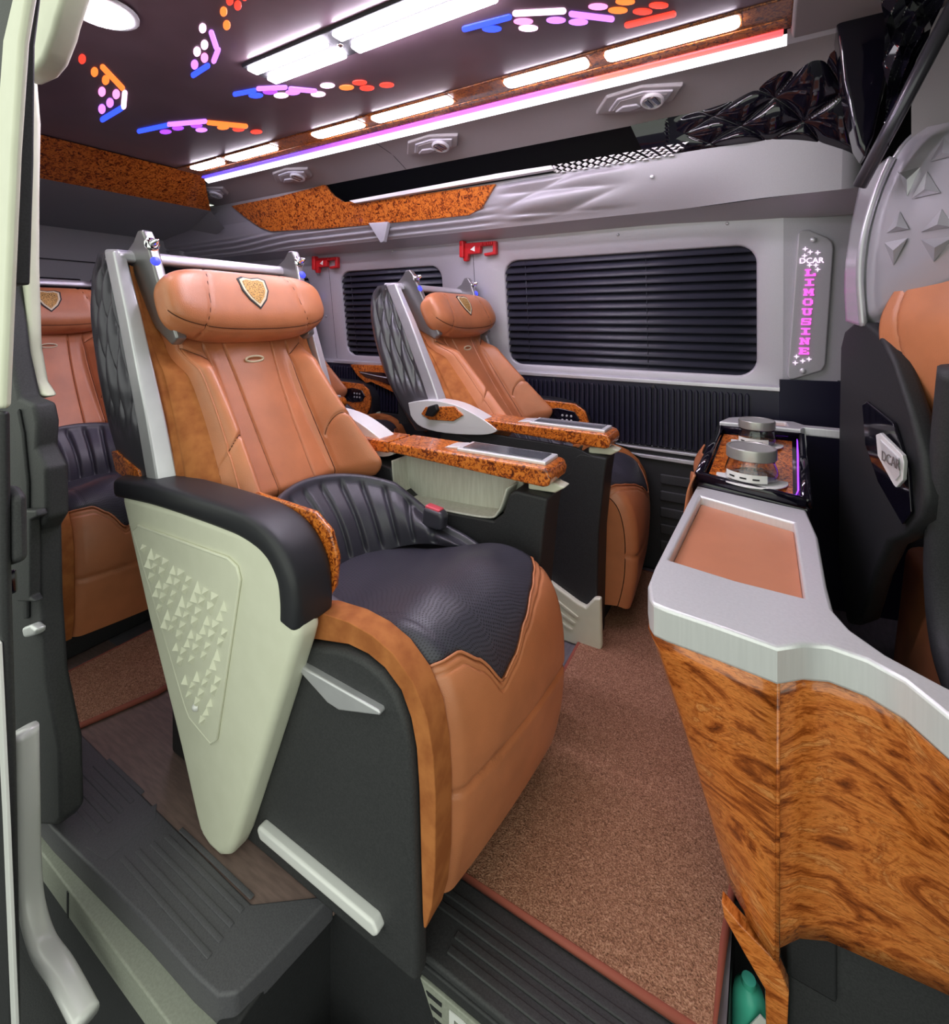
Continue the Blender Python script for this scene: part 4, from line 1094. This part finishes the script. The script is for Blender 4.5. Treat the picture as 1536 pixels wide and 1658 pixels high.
# ================================================================== FRONT SEAT, PARTITION (right edge)
fs_ = empty('front_seat', (0, 0, 0), 'black-backed front seat with tan leather flank at the right edge', 'seat')
def slab_px(name, pts, dx, thick, mat, par, bw):
    """upright slab facing the rear of the van; its face runs slightly forward towards the door"""
    n = len(pts); V = []
    for a, b in pts: V.append(at(a, b, 'x', lerp(.205, .300, (a - 1358) / 140) + dx))
    V += [v + Vector((thick, .012, 0)) for v in V]
    Fc = [tuple(range(n)), tuple(range(2 * n - 1, n - 1, -1))] + [(i, (i + 1) % n, n + (i + 1) % n, n + i) for i in range(n)]
    o = mk(name, V, Fc, mat, par, True, recalc=True); bev(o, bw, 3)
    return o
slab_px('back_shell', [(1360, 560), (1366, 535), (1380, 522), (1398, 522), (1425, 545), (1445, 585), (1470, 660), (1490, 735), (1497, 800), (1490, 840), (1462, 868), (1438, 880), (1415, 930), (1395, 1000), (1370, 1010), (1356, 900), (1357, 700)], 0, .045, m_dark, fs_, .014)
slab_px('shell_recess', [(1395, 655), (1402, 650), (1445, 685), (1450, 700), (1470, 760), (1475, 830), (1460, 850), (1420, 780), (1400, 720)], -.003, .01, m_gloss, fs_, .003)
bdo = slab_px('metal_badge', [(1417, 704), (1424, 701), (1460, 737), (1463, 748), (1461, 778), (1450, 790), (1446, 786), (1430, 757), (1420, 738)], -.010, .010, m_white, fs_, .003)
slab_px('badge_field', [(1424, 712), (1454, 742), (1456, 770), (1449, 778), (1430, 748)], -.0115, .004, m_alu, bdo, .001)
tm = at(1441, 746, 'x', lerp(.205, .300, 83 / 140) - .0125)
text('badge_letters', 'DCAR', .034, m_gun, bdo, Matrix.Translation(tm) @ Matrix.Rotation(radians(-78), 4, 'Z') @ Matrix.Rotation(radians(90), 4, 'X'), .0006)
# tan leather flank of the seat
def pxsurf(Lc, Rc, yl, yr, bul=0.0):
    L_ = spline([(a, 0, b) for a, b in Lc], 40); R_ = spline([(a, 0, b) for a, b in Rc], 40)
    def f(u, v, d=0):
        k = v * 40; i = min(int(k), 39); t = k - i
        l = L_[i].lerp(L_[i + 1], t); r = R_[i].lerp(R_[i + 1], t); q = l.lerp(r, u)
        y = lerp(yl, yr, u) - bul * sin(pi * u) * sin(pi * min(1, max(0, v))) ** .5 - d
        return at(q.x, q.z, 'y', y)
    return f
fk = pxsurf([(1512, 800), (1488, 730), (1464, 650), (1440, 575), (1436, 520), (1462, 472), (1475, 462)], [(1640, 800), (1640, 740), (1640, 660), (1640, 590), (1640, 520), (1640, 455), (1640, 432)], 1.66, 1.44, .03)
def fkf(u, v):
    ul = lerp(.28, .06, v)
    g = -.012 * exp(-((u - ul) / .012) ** 2) - .010 * exp(-((v - .88) / .012) ** 2) * sm(.05, .1, u)
    return fk(u, v, g)
grid('leather_flank', fkf, 70, 60, m_tan, fs_, True, thick=.02)
prism('seat_base', [(.32, .0), (.75, .0), (.75, .46), (.62, .50), (.36, .46)], 'y', 1.42, 1.98, m_tan, fs_, .03, 3)
# quilted silver headrest cover with raised triangular folds
hc = empty('quilted_headrest', (0, 0, 0), 'silver quilted headrest cover with triangular folds at the upper right edge', 'headrest')
qf = pxsurf([(1402, 528), (1396, 480), (1398, 420), (1408, 360), (1428, 300), (1455, 245), (1490, 208)], [(1640, 425), (1640, 390), (1640, 350), (1640, 310), (1640, 270), (1640, 225), (1640, 175)], 1.74, 1.40, .05)
def qff(u, v):
    e = .04 * (1 - sm(0, .12, u)) + .03 * (1 - sm(0, .08, v)) + .05 * sm(.90, 1, v)
    return qf(u, v, -e)
grid('quilted_cover', qff, 60, 50, m_quilt, hc, True)
def qpix(px, py, d):
    y = 1.60
    best = None
    for i in range(1, 40):
        for j in range(1, 40):
            p = qff(i / 40, j / 40); r = p - CAM; w_ = r.dot(FW)
            e = (CX + FPX * r.dot(RT) / w_ - px) ** 2 + (CY - FPX * r.z / w_ - py) ** 2
            if best is None or e < best[0]: best = (e, p.y)
    return at(px, py, 'y', best[1] - d)
for tri in (((1475, 322), (1522, 312), (1500, 277)), ((1452, 277), (1492, 268), (1468, 318)), ((1434, 378), (1471, 371), (1456, 342)), ((1431, 393), (1469, 385), (1446, 430)), ((1490, 376), (1545, 368), (1524, 338)),
            ((1490, 388), (1546, 382), (1511, 424)), ((1505, 262), (1550, 250), (1528, 222)), ((1560, 330), (1600, 320), (1580, 290)), ((1535, 290), (1575, 280), (1556, 325)), ((1560, 400), (1600, 396), (1580, 430))):
    c = (sum(q[0] for q in tri) / 3, sum(q[1] for q in tri) / 3)
    V = [qpix(a, b, .003) for a, b in tri] + [qpix(c[0] - 3, c[1] + 3, .032)]
    mk('quilt_fold', V, [(0, 1, 3), (1, 2, 3), (2, 0, 3)], m_quilt, hc, False)
grid('cover_side', pxsurf([(1378, 520), (1376, 450), (1384, 380), (1396, 320), (1404, 285)], [(1404, 528), (1398, 450), (1404, 385), (1426, 310), (1450, 255)], 1.95, 1.76, 0), 8, 30, m_quilt, hc, True, thick=.015)
tube('cover_seam', [qff(.0, k / 20) for k in range(21)], .007, m_quilt, hc, 8)
# near black edge of another seat back at the right
nb = sweep('seat_back_edge', spline([at(1570, 600, 'x', .36), at(1556, 720, 'x', .36), at(1545, 850, 'x', .36), at(1543, 960, 'x', .36), at(1556, 1060, 'x', .36), at(1590, 1150, 'x', .36)], 30), lambda t: superell(.05, .035, .7, 16), m_dark2, None, Vector((1, 0, 0)))
tag(nb, 'curved black seat back edge at the right border, beside the silver console arm', 'seat')

# partition frame: gloss black post and arch panel
pa_ = empty('partition_frame', (0, 0, 0), 'glossy black partition post and slanted beam at the upper right', 'partition')
def yz(pp, x): return [(at(a, b, 'x', x).y, at(a, b, 'x', x).z) for a, b in pp]
pst = [(at(a, b, 'y', 1.80).x, at(a, b, 'y', 1.80).z) for a, b in ((1340, -60), (1422, -60), (1438, 110), (1412, 225), (1398, 262), (1384, 240), (1362, 140))]
prism('post', pst, 'y', 1.76, 1.86, m_gloss, pa_, .012, 3)
def quilt2(u, v):
    a = at(lerp(1425, 1545, u), lerp(-40, -40, u), 'y', 1.62); b = at(lerp(1432, 1470, u), lerp(250, 130, u), 'y', 1.62)
    p = a.lerp(b, v); q = abs(((u * 2 + v * 3) % 1) - .5) + abs(((u * 2 - v * 3) % 1) - .5)
    p.y -= .05 * q; return p
grid('faceted_panel', quilt2, 60, 80, m_gloss, pa_, False)
sweep('slanted_beam', [at(1392, 300, 'y', 1.66), at(1450, 190, 'y', 1.6), at(1560, -20, 'y', 1.5)], lambda t: superell(.05, .016, .6, 14), m_shell, pa_, Vector((0, 1, 0)))
hd = grid('headliner', lambda u, v: at(lerp(1475, 1640, u), lerp(250, 40 - 90 * u, v), 'y', 1.78), 4, 4, m_cove, pa_, False)

# ================================================================== LIT SIGN ON THE WALL END
sg = empty('lit_sign', (0, 0, 0), 'grey wall plate with glowing pink vertical lettering LIMOUSINE and small stars', 'sign')
def sp2(px, py, off=0):
    # on the bent end panel
    for _ in range(1):
        y = 2.40
    for k in range(6):
        p = at(px, py, 'y', y); d = max(0, (p.x - EX) / .985); y = wall_y(p.z) + d * .17
    p.y -= off
    return p
def plate(name, pp, o0, o1, mat, par, bw):
    n = len(pp)
    V = [sp2(a, b, o0) for a, b in pp] + [sp2(a, b, o1) for a, b in pp]
    Fc = [tuple(range(n)), tuple(range(2 * n - 1, n - 1, -1))] + [(i, (i + 1) % n, n + (i + 1) % n, n + i) for i in range(n)]
    o = mk(name, V, Fc, mat, par, True, recalc=True); bev(o, bw, 3); return o
plate('plate', [(1291, 378), (1298, 373), (1310, 373), (1340, 386), (1347, 393), (1349, 402), (1336, 590), (1330, 600), (1284, 614), (1277, 614), (1274, 606)], -.002, .016, m_trim, sg, .007)
def face_M(p, s=1): return Matrix.Translation(p) @ Matrix.Rotation(atan2(.17, .985), 4, 'Z') @ Matrix.Rotation(radians(90), 4, 'X')
def blockM(p): return face_M(p)
SER = {  # slab-serif letters as strokes on a 3x5 cell : list of quads (x0,z0,x1,z1)
 'L': [(0, 0, 1.4, .22), (.2, 0, .6, 1), (0, .8, .8, 1), (1.1, 0, 1.4, .4)], 'I': [(.1, 0, 1.3, .22), (.1, .78, 1.3, 1), (.5, 0, .9, 1)],
 'M': [(0, 0, .55, .2), (.85, 0, 1.4, .2), (.1, 0, .45, 1), (.95, 0, 1.3, 1), (0, .8, .5, 1), (.9, .8, 1.4, 1), (.45, .45, .62, .85), (.78, .45, .95, .85), (.58, .3, .82, .6)],
 'O': [(.05, .2, .4, .8), (1.0, .2, 1.35, .8), (.25, 0, 1.15, .22), (.25, .78, 1.15, 1)], 'U': [(.15, .15, .5, 1), (.9, .15, 1.25, 1), (.3, 0, 1.1, .22), (0, .8, .65, 1), (.75, .8, 1.4, 1)],
 'S': [(.1, 0, 1.2, .2), (.1, .4, 1.2, .6), (.1, .8, 1.3, 1), (.05, .5, .4, .9), (.95, .1, 1.3, .5), (.0, 0, .2, .35), (1.15, .65, 1.35, 1)],
 'N': [(0, 0, .6, .2), (.15, 0, .45, 1), (.95, 0, 1.25, 1), (0, .8, .5, 1), (.8, .8, 1.4, 1), (.4, .55, .65, .85), (.55, .35, .85, .65), (.75, .1, 1.0, .45)],
 'E': [(0, 0, 1.35, .2), (0, .8, 1.35, 1), (.15, 0, .55, 1), (.5, .4, 1.0, .6), (1.1, 0, 1.35, .4), (1.1, .65, 1.35, 1)]}
word = 'LIMOUSINE'
for k, ch in enumerate(word):
    c = sp2(lerp(1311, 1301, k / 8), lerp(442, 568, k / 8), .0165)
    V = []; Fc = []; sc = .0275
    for x0, z0, x1, z1 in SER[ch]:
        b = len(V)
        for yy in (0, -.004):
            for xx, zz in ((x0, z0), (x1, z0), (x1, z1), (x0, z1)):
                V.append((c.x + (xx - .7) * sc * .93, c.y + (xx - .7) * sc * .16 + yy, c.z + (zz - .5) * sc))
        Fc += [(b, b + 1, b + 2, b + 3), (b + 4, b + 7, b + 6, b + 5), (b, b + 4, b + 5, b + 1), (b + 1, b + 5, b + 6, b + 2), (b + 2, b + 6, b + 7, b + 3), (b + 3, b + 7, b + 4, b)]
    mk('letter', V, Fc, m_sign, sg, False)
text('small_word', 'DCAR', .030, m_signw, sg, face_M(sp2(1313, 423, .018)), .002)
for px, py in ((1303, 404), (1311, 409), (1323, 410), (1302, 415), (1310, 430), (1320, 430), (1323, 437), (1289, 577), (1287, 587), (1299, 584), (1309, 581)):
    c = sp2(px, py, .017); V = []; 
    for yy in (0, -.003):
        for i in range(8):
            r = .010 if i % 2 == 0 else .0028; a = i * pi / 4
            V.append((c.x + r * cos(a), c.y + yy, c.z + r * sin(a)))
    Fc = [tuple(range(8)), tuple(range(15, 7, -1))] + [(i, (i + 1) % 8, 8 + (i + 1) % 8, 8 + i) for i in range(8)]
    mk('star', V, Fc, m_signw, sg, False)
for px, py in ((1316, 389), (1299, 600)):
    lathe('screw', [(.011, 0), (.011, .003), (.006, .006), (.001, .006)], m_silver, sg, 14, Matrix.Translation(sp2(px, py, .016)) @ Matrix.Rotation(radians(90), 4, 'X'))

# ================================================================== EMERGENCY HAMMERS
def hammer(px, py, label):
    p = at(px, py, 'y', 2.30)
    e = empty('emergency_hammer', (p.x, 2.312, p.z), label, 'hammer', 'red emergency hammers')
    prism('holder', [(-.105, .032), (.105, .030), (.105, -.042), (.035, -.046), (.030, -.030), (.085, -.026), (.085, .008), (.012, .008), (.008, -.03), (-.065, -.030), (-.072, -.066), (-.095, -.066), (-.105, -.03)], 'y', -.030, .0, m_red, e, .006, 2)
    prism('hammer_head', [(-.112, .045), (-.085, .045), (-.085, -.05), (-.112, -.045)], 'y', -.048, -.010, m_red, e, .006, 2)
    prism('arrow_mark', [(-.05, -.006), (-.022, .012), (-.022, -.018)], 'y', -.032, -.029, m_paper, e, 0)
    for k in range(6):
        box('grip_rib', (.02 + .012 * k, .026 + .012 * k), (-.036, -.028), (.012, .026), m_red, e, .001, 1)
    return e
hammer(777, 402, 'red emergency hammer holder on the wall between the two largest windows')
hammer(530, 425, 'red emergency hammer holder on the wall above the nearest seat back')

# ================================================================== DOOR PILLAR AND SLIDING DOOR EDGE (left)
dp = empty('trim_5', kind='structure')
def xz(pp, y): return [(at(a, b, 'y', y).x, at(a, b, 'y', y).z) for a, b in pp]
prism('pillar_cover', xz([(30, 120), (62, 125), (68, 200), (66, 320), (66, 430), (70, 560), (80, 615), (97, 640), (72, 645), (60, 620), (45, 560), (30, 480)], .53), 'y', .50, .53, m_cream, dp, .010, 3)
prism('pillar_header', xz([(60, -60), (160, -60), (150, 0), (133, 50), (128, 70), (118, 95), (112, 110), (95, 130), (72, 140), (55, 135)], .50), 'y', .45, .50, m_cream, dp, .012, 3)
prism('pillar_dark', xz([(28, 380), (40, 480), (52, 570), (68, 640), (92, 650), (98, 680), (96, 720), (112, 750), (114, 830), (102, 850), (104, 960), (112, 1080), (135, 1190), (138, 1300), (130, 1310), (60, 1310), (30, 1150), (10, 900), (10, 640)], .50), 'y', .455, .50, m_dark2, dp, .010, 3)
prism('pillar_groove', xz([(34, 660), (42, 700), (50, 780), (50, 1000), (44, 1000), (40, 790), (30, 700)], .455), 'y', .447, .456, m_dark, dp, .004)
prism('striker_step', xz([(42, 822), (75, 822), (78, 832), (66, 838), (66, 960), (74, 968), (45, 968)], .455), 'y', .435, .456, m_dark2, dp, .006)
prism('latch', xz([(52, 1010), (66, 1005), (76, 1012), (74, 1022), (56, 1026)], .455), 'y', .435, .456, m_alu, dp, .006)
prism('door_edge_white', xz([(44, -60), (66, -60), (62, 0), (50, 72), (38, 250), (27, 500), (20, 660), (-5, 662), (-8, 560), (0, 450), (9, 250), (22, 72), (38, 5)], .32), 'y', .305, .32, m_cream, dp, .012, 3)
prism('door_edge_dark', xz([(-60, 660), (18, 665), (20, 900), (28, 1200), (36, 1660), (-60, 1660)], .32), 'y', .305, .32, m_dark, dp, .006)
prism('door_white_line', xz([(-4, 1030), (4, 1040), (18, 1330), (32, 1665), (25, 1665), (11, 1330)], .305), 'y', .300, .305, m_white, dp, .001)
prism('door_frame_dark', xz([(-60, -60), (34, -60), (20, 60), (18, 260), (12, 460), (-60, 470)], .31), 'y', .31, .34, m_dark, dp, .004)
dv = sweep('guide_rail', spline([at(42, 1180, 'y', .40), at(44, 1300, 'y', .40), at(46, 1400, 'y', .40), at(52, 1470, 'y', .40), at(70, 1530, 'y', .40), at(100, 1575, 'y', .40), at(140, 1650, 'y', .40)], 40), lambda t: superell(.02, .014, .6, 14), m_white, dp, Vector((0, 1, 0)))
prism('door_box', xz([(2, 780), (34, 785), (46, 800), (48, 905), (18, 915), (2, 912)], .34), 'y', .32, .34, m_dark2, dp, .012, 3)
hl = prism('door_box_slot', xz([(8, 925), (28, 920), (30, 958), (10, 964)], .34), 'y', .32, .34, m_gloss, dp, .004)
